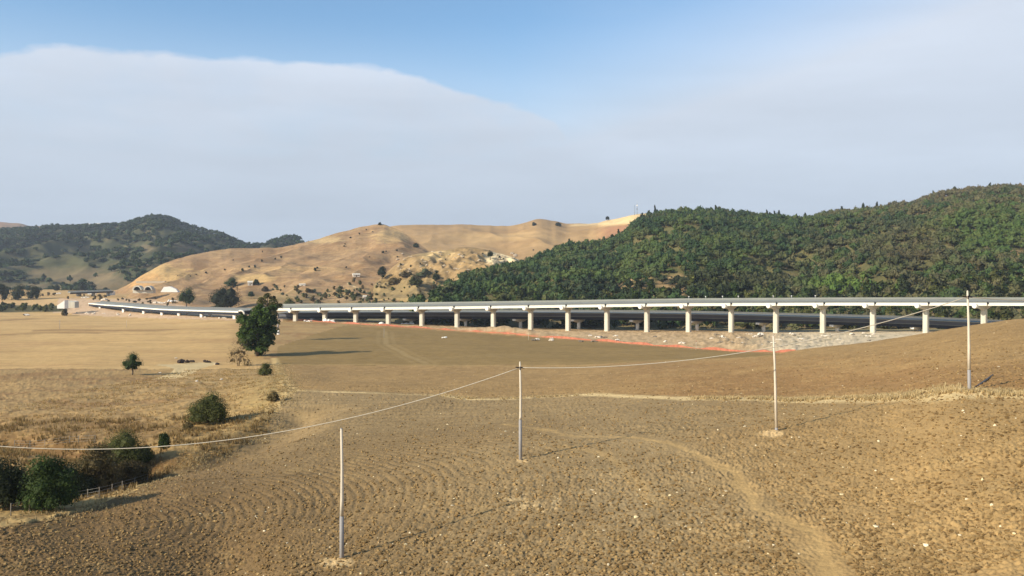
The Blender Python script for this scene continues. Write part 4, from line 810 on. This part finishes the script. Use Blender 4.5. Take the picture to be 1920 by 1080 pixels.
yw = lambda x: float(np.interp(x, [500, 520, 860, 1280, 1580, 1920, 2100], [580.7, 580.5, 577, 571.5, 570.3, 570.7, 571.5]))
cen = [];
for k, x in enumerate(PX_):
    D = 500-5.9*(k-1); cen.append(Vector(((x-960)/F*D, D, 0)))
pp = perps(cen); WD = 10.4
near = []
for c, n in zip(cen, pp):
    p = c-n*(WD/2); px = 960+F*p.x/p.y; p.z = CZ+(YH-yw(px))/F*p.y; near.append(p)
vi = empty('viaduct', (cen[8].x, cen[8].y, float(G(cen[8].x, cen[8].y))), 'high concrete viaduct on single slender piers with a pale sunlit edge girder', 'viaduct')
off = Vector(vi.location)
def rel(rs, o=off): return [[q-o for q in r] for r in rs]
ln = near; BK = 1.0; GH = 1.3
for i in range(len(ln)-1):      # one pale girder per span with a dark joint over each pier
    a, b = ln[i], ln[i+1]; t = (b-a).normalized()*.25
    MB().sweep(rel(strip([a+t, b-t], [pp[i], pp[i+1]], 0, .5, -GH/2, GH/2))).build('girder', M_GIRD, vi)
MB().sweep(rel(strip(ln, pp, WD-.5, WD, -GH/2, GH/2, BK, BK))).build('girder', M_GIRD, vi)
MB().sweep(rel(strip(ln, pp, 3.2, 3.7, -GH/2-.2, GH/2, .3, .3))).build('inner_girder', M_DECK, vi)
MB().sweep(rel(strip(ln, pp, 6.6, 7.1, -GH/2-.2, GH/2, .6, .6))).build('inner_girder', M_DECK, vi)
MB().sweep(rel(strip(ln, pp, .1, WD-.1, GH/2+.003, GH/2+.30, 0, BK))).build('deck_slab', M_DECK, vi)
MB().sweep(rel(strip(ln, pp, WD-.42, WD-.12, GH/2+.31, GH/2+1.25, BK, BK))).build('far_barrier', M_DECK, vi)
MB().sweep(rel(strip(ln, pp, .25, .33, GH/2+.62, GH/2+.92, 0, 0))).build('guard_rail', M_RAIL, vi)
mb = MB(); dl = dens(ln, 6); dp_ = perps(dl)
for p, n in zip(dl, dp_): mb.box(p+n*.4-off+Vector((0, 0, GH/2+.6)), (.12, .12, .62))
mb.build('rail_posts', M_RAIL, vi)
for x in (1290, 1322, 1354, 1384, 1450, 1485, 1530):
    k = float(np.interp(x, PX_, range(len(PX_)))); i = int(k); p = ln[i].lerp(ln[i+1], k-i)+pp[i]*(WD-.25)-off; p.z += GH/2+BK+1.25
    MB().tube([p, p+Vector((0, 0, .8))], .07, 6).box(p+Vector((0, 0, .9)), (.45, .3, .45)).build('marker_lamp', M_WHITE, vi)
for k in range(1, len(PX_)):
    c = cen[k]; s = np.clip((k-1)/17, 0, 1); a = math.radians(20+38*s); d = Vector((math.sin(a), math.cos(a), 0)); n = pp[k]; Ln = (WD/2+.35)/d.dot(n); sd = Vector((-d.y, d.x, 0))
    zt = near[k].z-GH/2-.02; gz = float(G(c.x, c.y))-1.0; o = Vector((c.x, c.y, 0)); rings = []
    topc = zt-1.1
    for q, wd in ((gz, 1.42), (gz+1.4, 1.22), (zt-4, 1.2), (topc-.6, 1.15)):
        h, w = 1.0, wd; ch = .28
        rings.append([c+sd*(sx*(w-(ch if e else 0)))+d*(sy*(h-(0 if e else ch)))+Vector((0, 0, q))-off for sx, sy, e in ((1, -1, 0), (1, -1, 1), (-1, -1, 1), (-1, -1, 0), (-1, 1, 0), (-1, 1, 1), (1, 1, 1), (1, 1, 0))])
    pier = MB().sweep([r[::-1] for r in rings]).build('pier', M_CONC, vi)
    cap = MB(); cr = []
    for q, hh, ww in ((-Ln, 1.0, .95), (-Ln*.55, 1.5, 1.0), (-1.3, 2.4, 1.1), (1.3, 2.4, 1.1), (Ln*.55, 1.5, 1.0), (Ln, 1.0, .95)):
        b = BK*(q+Ln)/(2*Ln); zz = zt+b*.9
        cr.append([c+d*q+sd*ww-off+Vector((0, 0, zz)), c+d*q-sd*ww-off+Vector((0, 0, zz)), c+d*q-sd*ww*.8-off+Vector((0, 0, zz-hh)), c+d*q+sd*ww*.8-off+Vector((0, 0, zz-hh))])
    cap.sweep(cr).build('pier_cap', M_CONC, pier)
    # rounded nose of the cap, standing proud of the edge girder
    nose = MB(); z0 = zt-.15; c0 = c-d*(Ln+.02); r1 = 1.12
    rr = [[c0-d*q+(sd*math.cos(t_)+Vector((0, 0, 1))*math.sin(t_))*r1*sc-off+Vector((0, 0, z0)) for t_ in [2*math.pi*j/12 for j in range(12)]] for q, sc in ((-1.4, 1), (.35, 1), (.55, .78))]
    nose.sweep(rr).build('cap_nose', M_GIRD, pier)
    MB().box(near[k]-off+Vector((.1, -.12, GH/2-.1)), (.7, .3, .9)).build('joint_gap', M_BLACK, vi)
# ---- lower dark viaduct behind
tl = lambda x: float(np.interp(x, [480, 620, 860, 1100, 1280, 1400, 1540, 1740, 1840, 2000], [586.5, 586, 585.5, 586.6, 588.4, 591, 594.6, 600, 604.5, 613]))
lo = []; pxs = list(range(520, 1960, 60))
for x in pxs:
    k = float(np.interp(x, PX_, range(len(PX_)))); D = 500-5.9*(k-1)+11; lo.append(Vector(P(x, tl(x), D)))
lp = perps(lo); v2 = empty('viaduct', (lo[8].x, lo[8].y, float(G(lo[8].x, lo[8].y))), 'low dark steel girder viaduct running in the shade behind the high one', 'viaduct'); o2 = Vector(v2.location)
R2 = lambda r: rel(r, o2)
MB().sweep(R2(strip(lo, lp, -.35, 10.4, -.32, 0, 0, .3))).build('deck_slab', M_DECK, v2)
MB().sweep(R2(strip(lo, lp, .25, .6, -2.0, -.325))).build('girder', M_GSTEEL, v2)
MB().sweep(R2(strip(lo, lp, .05, .8, -2.18, -2.003))).build('girder_flange', M_DECK, v2)
MB().sweep(R2(strip(lo, lp, .40, .7, -3.7, -2.183))).build('lower_girder', M_DSTEEL, v2)  # near-black colour stands for the shaded underside and inner girder
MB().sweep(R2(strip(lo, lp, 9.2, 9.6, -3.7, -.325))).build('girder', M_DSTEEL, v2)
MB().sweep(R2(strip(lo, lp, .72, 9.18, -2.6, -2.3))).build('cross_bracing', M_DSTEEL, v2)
MB().sweep(R2(strip(lo, lp, 9.9, 10.1, .31, 1.2))).build('far_barrier', M_RAIL, v2)
for x in (590, 670, 765, 868, 972, 1082, 1193, 1306, 1432, 1572, 1725):
    k = float(np.interp(x, pxs, range(len(pxs)))); i = int(k); p = lo[i].lerp(lo[i+1], k-i); n = lp[i]; a = math.radians(30+20*(x-590)/1100); d = Vector((math.sin(a), math.cos(a), 0)); sd = Vector((-d.y, d.x, 0)); c = p+n*4.6
    gz = float(G(c.x, c.y))-1.2; zt = p.z-3.72; pr = MB().tube([(*(c-o2).xy, gz-o2.z), (*(c-o2).xy, zt-1.0-o2.z)], .95, 14).build('pier', M_WHITE, v2, True)
    cr = [[c+d*q+sd*1.0-o2+Vector((0, 0, zt-c.z)), c+d*q-sd*1.0-o2+Vector((0, 0, zt-c.z)), c+d*q-sd*.8-o2+Vector((0, 0, zt-c.z-hh)), c+d*q+sd*.8-o2+Vector((0, 0, zt-c.z-hh))] for q, hh in ((-5.4, .8), (-1.5, 1.7), (1.5, 1.7), (5, .8))]
    MB().sweep(cr).build('pier_cap', M_CONC, pr)
    MB().box(c-d*5.9-o2+Vector((0, 0, zt-c.z-.35)), (1.9, .9, .95), -a).build('bearing_block', M_WHITE, pr)
# ---- low viaduct section at the left
sx = [166, 200, 230, 265, 300, 340, 375, 410, 447]; sy = [569, 572, 574, 577.4, 580, 581.6, 582.6, 583.6, 584.6]; sDd = [760, 722, 690, 658, 630, 602, 577, 555, 535]
l3 = [Vector(P(x, y, D)) for x, y, D in zip(sx, sy, sDd)]; q3 = perps(l3); v3 = empty('viaduct', (l3[4].x, l3[4].y, float(G(l3[4].x, l3[4].y))), 'low curved viaduct section left of the tall tree, on short white piers', 'viaduct'); o3 = Vector(v3.location); R3 = lambda r: rel(r, o3)
MB().sweep(R3(strip(l3, q3, 0, 10.5, -.25, .35, 0, .8))).build('deck_slab', M_DECK, v3)
MB().sweep(R3(strip(l3, q3, -.15, -.01, -.5, .4))).build('edge_beam', M_GIRD, v3)
MB().sweep(R3(strip(l3, q3, .3, .7, -2.2, -.255))).build('girder', M_DSTEEL, v3)
MB().sweep(R3(strip(l3, q3, 9.2, 9.6, -2.2, .3))).build('girder', M_DSTEEL, v3)
MB().sweep(R3(strip(l3, q3, .72, 9.18, -1.2, -.9))).build('cross_bracing', M_DSTEEL, v3)
MB().sweep(R3(strip(l3, q3, 10.0, 10.25, 1.16, 2.1))).build('far_barrier', M_RAIL, v3)
for x in (185, 228, 266, 300, 332, 374, 436):
    k = float(np.interp(x, sx, range(len(sx)))); i = min(int(k), len(sx)-2); p = l3[i].lerp(l3[i+1], k-i); n = q3[i]; c = p+n*1.5
    gz = float(G(c.x, c.y))-.8; zt = p.z-2.21; pr = MB().box((c.x-o3.x, c.y-o3.y, (gz+zt)/2-o3.z), (1.9, 1.4, max(.5, zt-gz)), -.3).build('pier', M_WHITE, v3)
    c2 = c+n*6; MB().box((c2.x-o3.x, c2.y-o3.y, (gz+zt)/2-o3.z), (1.9, 1.4, max(.5, zt-gz)), -.3).build('pier', M_WHITE, v3)
p = l3[-1]; mb = MB(); cc = p+q3[-1]*.6
mb.tube([Vector((cc.x+.9+2.2*math.sin(t_), cc.y, p.z-1.6+2.3*math.cos(t_)))-o3 for t_ in np.linspace(-.5, 2.4, 9)], .55, 8); mb.build('end_support', M_GIRD, v3, True)
# ---- far overpass, ramp and tunnels
a = Vector(P(132, 548.5, 900)); b = Vector(P(213, 545.5, 930)); l4 = [a.lerp(b, t) for t in (0, .33, .66, 1)]; q4 = perps(l4)
v4 = empty('overpass', (a.x, a.y, float(G(a.x, a.y))), 'small far overpass with a thin grey deck below the left hills', 'bridge'); o4 = Vector(v4.location); R4 = lambda r: rel(r, o4)
MB().sweep(R4(strip(l4, q4, 0, 9, -.4, .4))).build('deck', M_DECK, v4); MB().sweep(R4(strip(l4, q4, .5, .9, -1.7, -.405))).build('girder', M_DSTEEL, v4); MB().sweep(R4(strip(l4, q4, 8.6, 8.9, .41, 1.3))).build('far_barrier', M_CONC, v4)
for t in (.2, .55, .9):
    c = a.lerp(b, t)+q4[0]*4; MB().box((c.x-o4.x, c.y-o4.y, -2+(a.z-o4.z)/2), (1.4, 5, a.z-o4.z+3)).build('pier', M_CONC, v4)
c = b+q4[-1]*4; MB().box((c.x-o4.x, c.y-o4.y, b.z-o4.z-2.6), (3, 7, 4.2)).build('abutment', M_WHITE, v4)
def heap(nm, label, cat, x, y, w, h, n, mat, seed, group=None, p=None):
    p = p or gp(x, y); m = p.y/F; rng = np.random.RandomState(seed); V, Fc = ico(); mb = MB()
    for k in range(n):
        s = max(h*m*rng.uniform(.35, .6), .62*w*m/n); c = np.array([((k+.5)/n-.5)*(w*m-s)+rng.uniform(-.15, .15)*s, rng.uniform(-.4, .4)*s, s*rng.uniform(.3, .7)]); mb.add(c+V*(1+.25*rng.randn(len(V), 1))*s*np.array([1.2, 1, .8]), [tuple(t) for t in Fc])
    o = mb.build(nm, mat); o.location = p; return tag(o, label, cat, group)
def wedge(nm, label, cat, x0, x1, y0, ytop0, ytop1, D, th, mat):
    p = Vector(P((x0+x1)/2, y0, D)); m = D/F; w = (x1-x0)*m; mb = MB()
    pr = [(-w/2, -1.5), (w/2, -1.5), (w/2, (y0-ytop1)*m), (-w/2, (y0-ytop0)*m)]; mb.sweep([[(x, 0, z) for x, z in pr], [(x+.5, th, z) for x, z in pr]]); o = mb.build(nm, mat); o.location = p; return tag(o, label, cat)
wedge('ramp_wall', 'bright pale concrete wedge at the ramp end left of the low viaduct section', 'wall', 107, 121, 575, 573, 563, 690, 5, M_WHITE)
wedge('retaining_wall', 'grey retaining wall beside the pale concrete wedge', 'wall', 122, 140, 574, 564, 566, 700, 6, M_CONC)
wedge('retaining_wall', 'long thin pale wall across the slope above the tunnel mouths', 'wall', 255, 309, 528.6, 526.9, 527.1, 948, 2, M_ROCK)
for j, (x, y, r, lb) in enumerate(((257.5, 544, 8.5, 'left tunnel mouth of the two under the golden hill, with a white arch ring'), (278, 544, 8.0, 'right tunnel mouth of the two under the golden hill, with a white arch ring'))):
    p = Vector(P(x, y, 885)); m = 885/F; t = empty('tunnel_portal', p, lb, 'tunnel', 'tunnel mouths under the golden hill'); R = r*m; ang = np.linspace(0, math.pi, 15)
    ro = [[(q[0]*math.cos(a_), q[1], q[0]*math.sin(a_)) for q in ((R, -1.2), (R, 6), (R-1.1, 6), (R-1.1, -1.2))] for a_ in ang]; MB().sweep(ro).build('arch_ring', M_CONC, t)
    mb = MB(); n_ = len(ang); rr = R-1.12; vs = [(rr*math.cos(a_), y_, rr*math.sin(a_)) for y_ in (0.6, 5.8) for a_ in ang]; mb.add(vs, [tuple(range(n_)), tuple(range(2*n_-1, n_-1, -1))]+[(k, k+1, n_+k+1, n_+k) for k in range(n_-1)]+[(n_-1, 0, n_, 2*n_-1)]); mb.build('tunnel_dark_plug', M_BLACK, t)  # solid black plug stands in for the darkness inside the tunnel
wedge('tunnel_wall', 'grey wall between and around the two tunnel mouths', 'wall', 249, 287, 547, 541, 541, 888, 5, M_CONC)
p = Vector(P(317, 544, 860)); mb = MB(); mm = 860/F
mb.sweep([[(-16*mm, 0, -2), (17*mm, 0, -2), (13*mm, 0, 1.1), (1*mm, 0, 3.7), (-10*mm, 0, 3.2)], [(-15*mm, 5, -2), (17*mm, 5, -2), (12*mm, 4, 1.1), (2*mm, 4, 3.7), (-9*mm, 4, 3.2)]])
o = mb.build('concrete_slope', M_WHITE); o.location = p; tag(o, 'bright white concrete slab on the slope right of the tunnel mouths', 'concrete slab')
for (x, y, w, h, D, lb) in ((140, 566, 14, 4, 760, 'pale earth heap above the left end of the low viaduct'), (160, 559, 16, 4, 820, 'long pale heap under the far overpass'), (172, 552, 16, 3.5, 860, 'white heap just under the far overpass deck'), (196, 563, 10, 5, 800, 'pinkish heap behind the low viaduct start'), (325, 566, 24, 5, 640, 'bright white heap of spoil left of the round dark tree'), (300, 569, 26, 4, 650, 'pale strip of spoil behind the low viaduct'), (106, 551, 16, 3, 880, 'thin white slab left of the far overpass')):
    p = hit(x, y) or Vector(P(x, y, D)); heap('spoil_heap', lb, 'heap', x, y, w, h, 7, M_WHITE if 'white' in lb else M_WALL, int(x), None, p)
rng = np.random.RandomState(12)
for j in range(22):
    x = rng.uniform(125, 250) if j < 12 else rng.uniform(380, 445); y = np.interp(x, [125, 170, 250, 445], [586, 588, 592, 597])+rng.uniform(-2, 1)
    heap('rubble_block', 'small pale rubble block on the pinkish ground under the low viaduct', 'rubble', x, y, rng.uniform(3, 7), rng.uniform(2, 4), 3, M_WALL, 40+j, 'rubble under the low viaduct')
for (x, y, w, h, lb) in ((617, 604, 22, 8, 'jagged white rubble pile under the viaduct, the tallest of three'), (577, 603, 16, 3.5, 'flat white rubble strip under the first bays of the viaduct'), (765, 608, 26, 4, 'low white rubble strip right of the tall white pile'), (662, 607, 9, 4, 'small white rubble by a viaduct pier'), (716, 608, 9, 5, 'small white rubble touching a pier foot')):
    heap('rubble_pile', lb, 'rubble', x, y, w, h, 9, M_WHITE, int(x))
# rocks on the spoil bank at right and along the earth strip
rng = np.random.RandomState(31)
for j in range(60):
    x = rng.uniform(1330, 1640) if j < 40 else rng.uniform(1000, 1300); y = (rng.uniform(624, 650) if x < 1480 else rng.uniform(624, 640)) if j < 40 else rng.uniform(626, 640)+(x-1000)*.02
    dk = rng.rand() < .35; heap('loose_rock', 'loose %s rock on the spoil bank in front of the viaduct' % ('dark' if dk else 'pale'), 'rock', x, y, rng.uniform(5, 13), rng.uniform(2.5, 6), 4, M_FPOST if dk else M_WALL, 70+j, '%s rocks on the spoil bank' % ('dark' if dk else 'pale'))
# rocks of the knoll
for j in range(56):
    if j < 20: x = rng.uniform(915, 970); y = rng.uniform(476, 492)
    else: x = rng.uniform(745, 930); y = rng.uniform(472, 512)
    p = hit(x, y)
    if p: heap('outcrop_rock', 'pale rock sticking out of the rocky knoll', 'rock', x, y, rng.uniform(3, 8), rng.uniform(2, 5), 3, M_ROCK, 200+j, 'pale rocks of the knoll', p)
# ---- orange safety net
W_N = w_net
nl = [Vector((x, y, float(G(x, y)))) for x, y in W_N]; nl = dens(nl, 7); rng = np.random.RandomState(2); nl = [Vector((p.x, p.y+.25*math.sin(i*.9), float(G(p.x, p.y))+.02)) for i, p in enumerate(nl)]
t = empty('safety_net', nl[40], 'long sagging orange plastic net fencing off the building site from the flat field', 'net fence'); o5 = Vector(t.location); n5 = perps(nl); rings = []
for i, (p, n) in enumerate(zip(nl, n5)):
    h = .8+.25*math.sin(i*1.3)-(.5 if rng.rand() < .35 else 0); lean = Vector((0, .12*math.sin(i*.7), 0)); rings.append([p+n*-.03-o5, p+n*.03-o5, p+n*.03+lean-o5+Vector((0, 0, h)), p-n*.03+lean-o5+Vector((0, 0, h))])
MB().sweep(rings).build('net', M_NET, t)
for i in range(0, len(nl), 2):
    p = nl[i]-o5; MB().tube([p+Vector((0, -.1, -.4)), p+Vector((.03, -.1, 1.4))], .035, 5).build('stake', M_FPOST, t)
# ---- small upright things on the fields
def stake(nm, label, cat, x, y, h, r, mat, top=None, group=None):
    p = gp(x, y); t = empty(nm, p, label, cat, group); hh = h*p.y/F; MB().tube([(0, 0, -.5), (.03, 0, hh*.5), (.06, 0, hh)], [r, r*.9, r*.8], 8).build('shaft', mat, t, True)
    if top: MB().box((.06, 0, hh-.15), (r*3.5, r*3.5, .3)).build('tip', top, t)
stake('field_post', 'thin grey post standing at the far edge of the flat field', 'post', 720, 633, 18, .09, M_POLEG)
stake('field_post', 'thin orange tipped post near the right tip of the flat field', 'post', 1305, 656, 17, .08, M_POLE, M_NET)
stake('field_post', 'lone thin post in the far left stubble field', 'post', 112, 617, 17, .12, M_POLEG)
stake('field_post', 'faint short post in the stubble field right of the lone post', 'post', 237, 615, 14, .09, M_POLE)
stake('field_post', 'thin pale post at the edge of the flat field in front of a pier', 'post', 991, 638, 12, .07, M_POLE)
p = gp(522, 627); mb = MB(); mb.tube([(0, 0, -.3), (0, 0, .5), (.03, 0, 1.6), (.05, 0, 2.2)], [.75, .62, .42, .3], 7); o = mb.build('marker_stone', M_WHITE); o.location = p; tag(o, 'white tapering marker stone in the field right of the tall tree', 'stone')
p = gp(521, 616); t = empty('dead_trunk', p, 'pale grey dead trunk behind the white marker stone', 'tree'); MB().tube([(0, 0, -.3), (.1, 0, 1.5), (-.1, 0, 3)], [.45, .38, .25], 8).build('trunk', M_POLEG, t, True); MB().tube([(-.1, 0, 2.6), (-.8, 0, 3.6)], [.2, .1], 6).tube([(0, 0, 2.4), (.8, .2, 3.5)], [.18, .08], 6).build('limb', M_POLEG, t, True)
heap('white_sack', 'small white sack lying in the middle of the flat field', 'sack', 833, 634, 10, 4, 4, M_WHITE, 5)
for j, (x, y, w, h, lb) in enumerate(((340, 681, 8, 9, 'shade-dark slanted boulder, leftmost of those behind the pale dirt patch'), (351, 680, 7, 7, 'shade-dark boulder second from the left behind the pale dirt patch'), (361, 679, 8, 7, 'shade-dark brown boulder in the middle of the row behind the dirt patch'), (388, 680, 13, 7, 'low shade-dark boulder pile right of the dirt patch'), (407, 684, 6, 7, 'small shade-dark boulder at the right end of the row'))):
    heap('boulder', lb, 'boulder', x, y, w, h, 4, M_ROCK_SHADE, 300+j)  # near-black colour paints the shade of the boulders into them
for j, (x, y, w, h) in enumerate(((369, 716, 4, 4), (415, 713, 4, 5), (300, 700, 5, 3), (405, 684, 5, 4), (330, 672, 5, 3))): heap('pale_stone', 'pale stone lying in the dry pasture near the dirt patch', 'stone', x, y, w, h, 2, M_WALL, 320+j, 'pale stones by the dirt patch')
# dark tube laid on the ground as the shadow of the right-hand pole
p = gp(1838, 722); q = gp(1862, 706); mb = MB(); mb.tube([gp(1822, 731)+Vector((0, 0, .05))-p, gp(1836, 724)+Vector((0, 0, .12))-p, gp(1850, 714)+Vector((0, 0, .1))-p, gp(1862, 704)+Vector((0, 0, .1))-p], [.05, .09, .11, .05], 6); o = mb.build('pole_shadow_strip', M_INS, None, True); o.location = p; tag(o, 'dark strip laid on the ground as the shadow of the rightmost pole', 'shadow strip')
# ---- huts
def hut(x, y, w, h, label, rz=.3):
    p = hit(x, y); m = p.y/F; W_, H_ = w*m, h*m; t = empty('hut', p, label, 'hut'); t.rotation_euler = (0, 0, rz)
    wl = MB().box((0, 0, H_*.32), (W_, W_*.7, H_*.75)).build('wall', M_WALL, t); mb = MB(); z = H_*.70
    mb.sweep([[(s, -W_*.42, z), (s, W_*.42, z), (s, 0, z+H_*.35)] for s in (-W_*.55, W_*.55)]); mb.build('roof', M_ROOF, t)
    MB().box((0, -W_*.352, H_*.25), (W_*.2, .06, H_*.5)).build('door', M_BARK, t)
    MB().box((W_*.3, -W_*.352, H_*.42), (W_*.14, .06, H_*.2)).build('window', M_BLACK, t)
hut(469, 535, 9, 8, 'little white hut on the golden slope left of the grove')
hut(668, 519, 13, 6, 'pale hut with a light roof high above the grove')
hut(684, 561, 7, 7, 'small white hut low down among the trees behind the viaduct')
hut(752, 516, 6, 4, 'tiny pale hut below the rocky knoll', .1)
hut(567, 536, 11, 4, 'low flat pale shed on the slope right of the white hut', .1)
for j, (x, y) in enumerate(((168, 424), (176, 425), (183, 423), (189, 424), (196, 425), (201, 427))):
    p = Vector(P(x, y, 3280)); t = empty('house', p, 'pale far house of the hamlet on the left skyline', 'house', 'houses of the far hamlet'); s = 7+2*(j % 3); MB().box((0, 0, 2), (s*1.3, s, 9)).build('wall', M_WHITE, t)
    MB().sweep([[(q, -s*.6, 6.5), (q, s*.6, 6.5), (q, 0, 9.5)] for q in (-s*.75, s*.75)]).build('roof', M_ROOF, t)
for j, (x, y, n) in enumerate(((178, 425, 'a'), (160, 424, 'b'), (192, 427, 'c'))): pass
# ---- masts
for (x, yb, h, r, lb, k) in ((1190, 406, 22, .55, 'plain slim mast on the skyline, the shorter of two', 0), (1194.5, 404, 24, .45, 'antenna mast with panels on the skyline, the taller of two', 1)):
    p = Vector(P(x, yb, 1690)); m = 1690/F; H_ = h*m; t = empty('mast', p, lb, 'mast'); MB().tube([(0, 0, -3), (0, 0, H_)], [r*1.3, r], 8).build('shaft', M_ANT, t, True)
    if k:
        for z in (.50, .78): MB().box((0, 0, H_*z), (2.4, 1.4, 2.6)).build('antenna_panel', M_WHITE if z > .7 else M_ANT, t)
        MB().tube([(0, 0, H_), (0, 0, H_+3)], .15, 6).build('whip', M_WHITE, t)
# ---- small vehicle far left
p = gp(50, 592); t = empty('parked_car', p, 'small light coloured car with dark rear parked in the far left stubble field', 'car')
mb = MB(); mb.sweep([[(-2.2, y, .45), (2.2, y, .45), (2.25, y, .95), (1.2, y, 1.05), (.7, y, 1.5), (-1.4, y, 1.55), (-2.1, y, 1.05)] for y in (-.85, .85)]); mb.build('body', M_WHITE, t)
MB().sweep([[(-1.3, y, 1.1), (1.0, y, 1.1), (.62, y, 1.42), (-1.25, y, 1.46)] for y in (-.87, .87)]).build('windows', M_BLACK, t); MB().box((-1.9, 0, .9), (1.4, 1.76, .7)).build('tailgate', M_BLACK, t)
for xx_ in (-1.35, 1.4):
    for yy_ in (-.8, .8): MB().tube([(xx_, yy_-.12, .34), (xx_, yy_+.12, .34)], .34, 12).build('wheel', M_INS, t)
# ---- poles and cable
def pole(x, yb, xt, yt, D, gy, label, wires, gtop=.18):
    b = Vector(P(x, yb, D)); b.z = float(G(b.x, b.y)); tp = Vector(P(xt, yt, D))-b; t = empty('utility_pole', b, label, 'pole', 'slim poles in the ploughed field'); f = gtop
    MB().tube([tp*f, tp*.45+Vector((.03, 0, 0)), tp*.7+Vector((.045, 0, 0)), tp], [.135, .12, .10, .075], 12).build('shaft', M_POLE, t, True); MB().tube([tp*0-Vector((0, 0, .8)), tp*(f-.003)], [.16, .14], 12).build('foot', M_POLEG, t, True)
    if wires:
        MB().box(tp*.945, (.10, .26, .30)).build('bracket', M_INS, t)
        for s in (-1, 1): MB().tube([tp*.95+Vector((s*.1, 0, 0)), tp*.95+Vector((s*.42, 0, -.04*s))], [.07, .05], 8).build('insulator', M_INS, t)
        MB().tube([tp, tp+Vector((0, 0, .12))], [.08, .04], 8).build('cap', M_POLE, t)
    else: MB().tube([tp, tp+Vector((0, 0, .05))], [.085, .06], 8).build('cap', M_POLEG, t)
    return b+tp*.95
pole(641, 1048, 640, 804, 58, 0, 'nearest slim pole at the lower left of the ploughed field, without a cable', False, .33)
T2 = pole(976, 860, 975, 680, 79, 0, 'pole in the middle of the view carrying the cable, seen against the flat field', True, .42)
pole(1456, 808, 1450, 630, 80, 0, 'slightly leaning bare pole in a pale earth patch, in front of the cable', False, .04)
T4 = pole(1818, 735, 1814, 547, 77, 0, 'rightmost pole carrying the cable on the slope near the right edge', True, .22)
T0 = Vector((-58, 86, CZ-17.6)); b0 = Vector((-58, 86, float(G(-58, 86)))); T0.z = max(T0.z, b0.z+4)
def cable(a, b, sag, label):
    m = (a+b)/2; pts = []
    for s in np.linspace(0, 1, 50): p = a.lerp(b, s); p.z -= 4*sag*s*(1-s); pts.append(p-a)
    o = MB().tube(pts, .042, 6).build('cable', M_CABLE, None, True); o.location = a; tag(o, label, 'cable')
T0 = Vector((-50.74, 84.5, CZ-18.28)); d = (T0-T2); T0b = T2+d*1.12; T0b.z = T0.z+.95
cable(T2, T0b, 2.85*1.2, 'sagging pale cable from the middle pole down to the left edge of the view')
cable(T4, T2, 1.85, 'sagging pale cable between the middle pole and the rightmost pole')
T5 = Vector(P(2150, 552, 82)); cable(T4, T5, .5, 'pale cable running from the rightmost pole out of the right edge')
# ---- wire fence by the gully
def fence(pts, label, hgt, posts=None):
    g = [gp(x, y) for x, y in pts]; t = empty('wire_fence', g[len(g)//2], label, 'fence'); o = Vector(t.location)
    for p in g: MB().tube([p-o+Vector((0, 0, -.4)), p-o+Vector((.03, 0, hgt))], .045, 6).build('post', M_FPOST, t, True)
    for z in (.35, .65, .93):
        MB().tube([p-o+Vector((0, -.05, hgt*z)) for p in g], .012, 4).build('wire', M_WIRE, t)
fence([(20, 968), (55, 960), (83, 953), (112, 946), (141, 942), (164, 938), (186, 934), (210, 928), (229, 922), (252, 914), (276, 905)], 'wooden post and wire fence along the gully below the dark bushes', 1.1)
fence([(27, 842), (56, 842), (84, 840), (130, 834), (147, 833), (178, 832)], 'thin post fence across the gully under the dark earth bank', 1.2)
# ---------------------------------------------------------------- haze
hz = MB().box((0, 1850, 60), (7000, 4500, 320)).build('haze', M_WIRE); tag(hz, 'faint pale summer haze over the whole valley', 'haze', None, 'stuff')
mh = bpy.data.materials.new('haze_air'); mh.use_nodes = True; t_ = mh.node_tree; t_.nodes.clear(); pv = nd(t_, 'ShaderNodeVolumePrincipled'); mo = nd(t_, 'ShaderNodeOutputMaterial'); t_.links.new(pv.outputs[0], mo.inputs['Volume'])
pv.inputs['Color'].default_value = (.80, .88, 1.0, 1); pv.inputs['Density'].default_value = HAZE; pv.inputs['Anisotropy'].default_value = .2
hz.data.materials.clear(); hz.data.materials.append(mh); hz.display_type = 'WIRE'
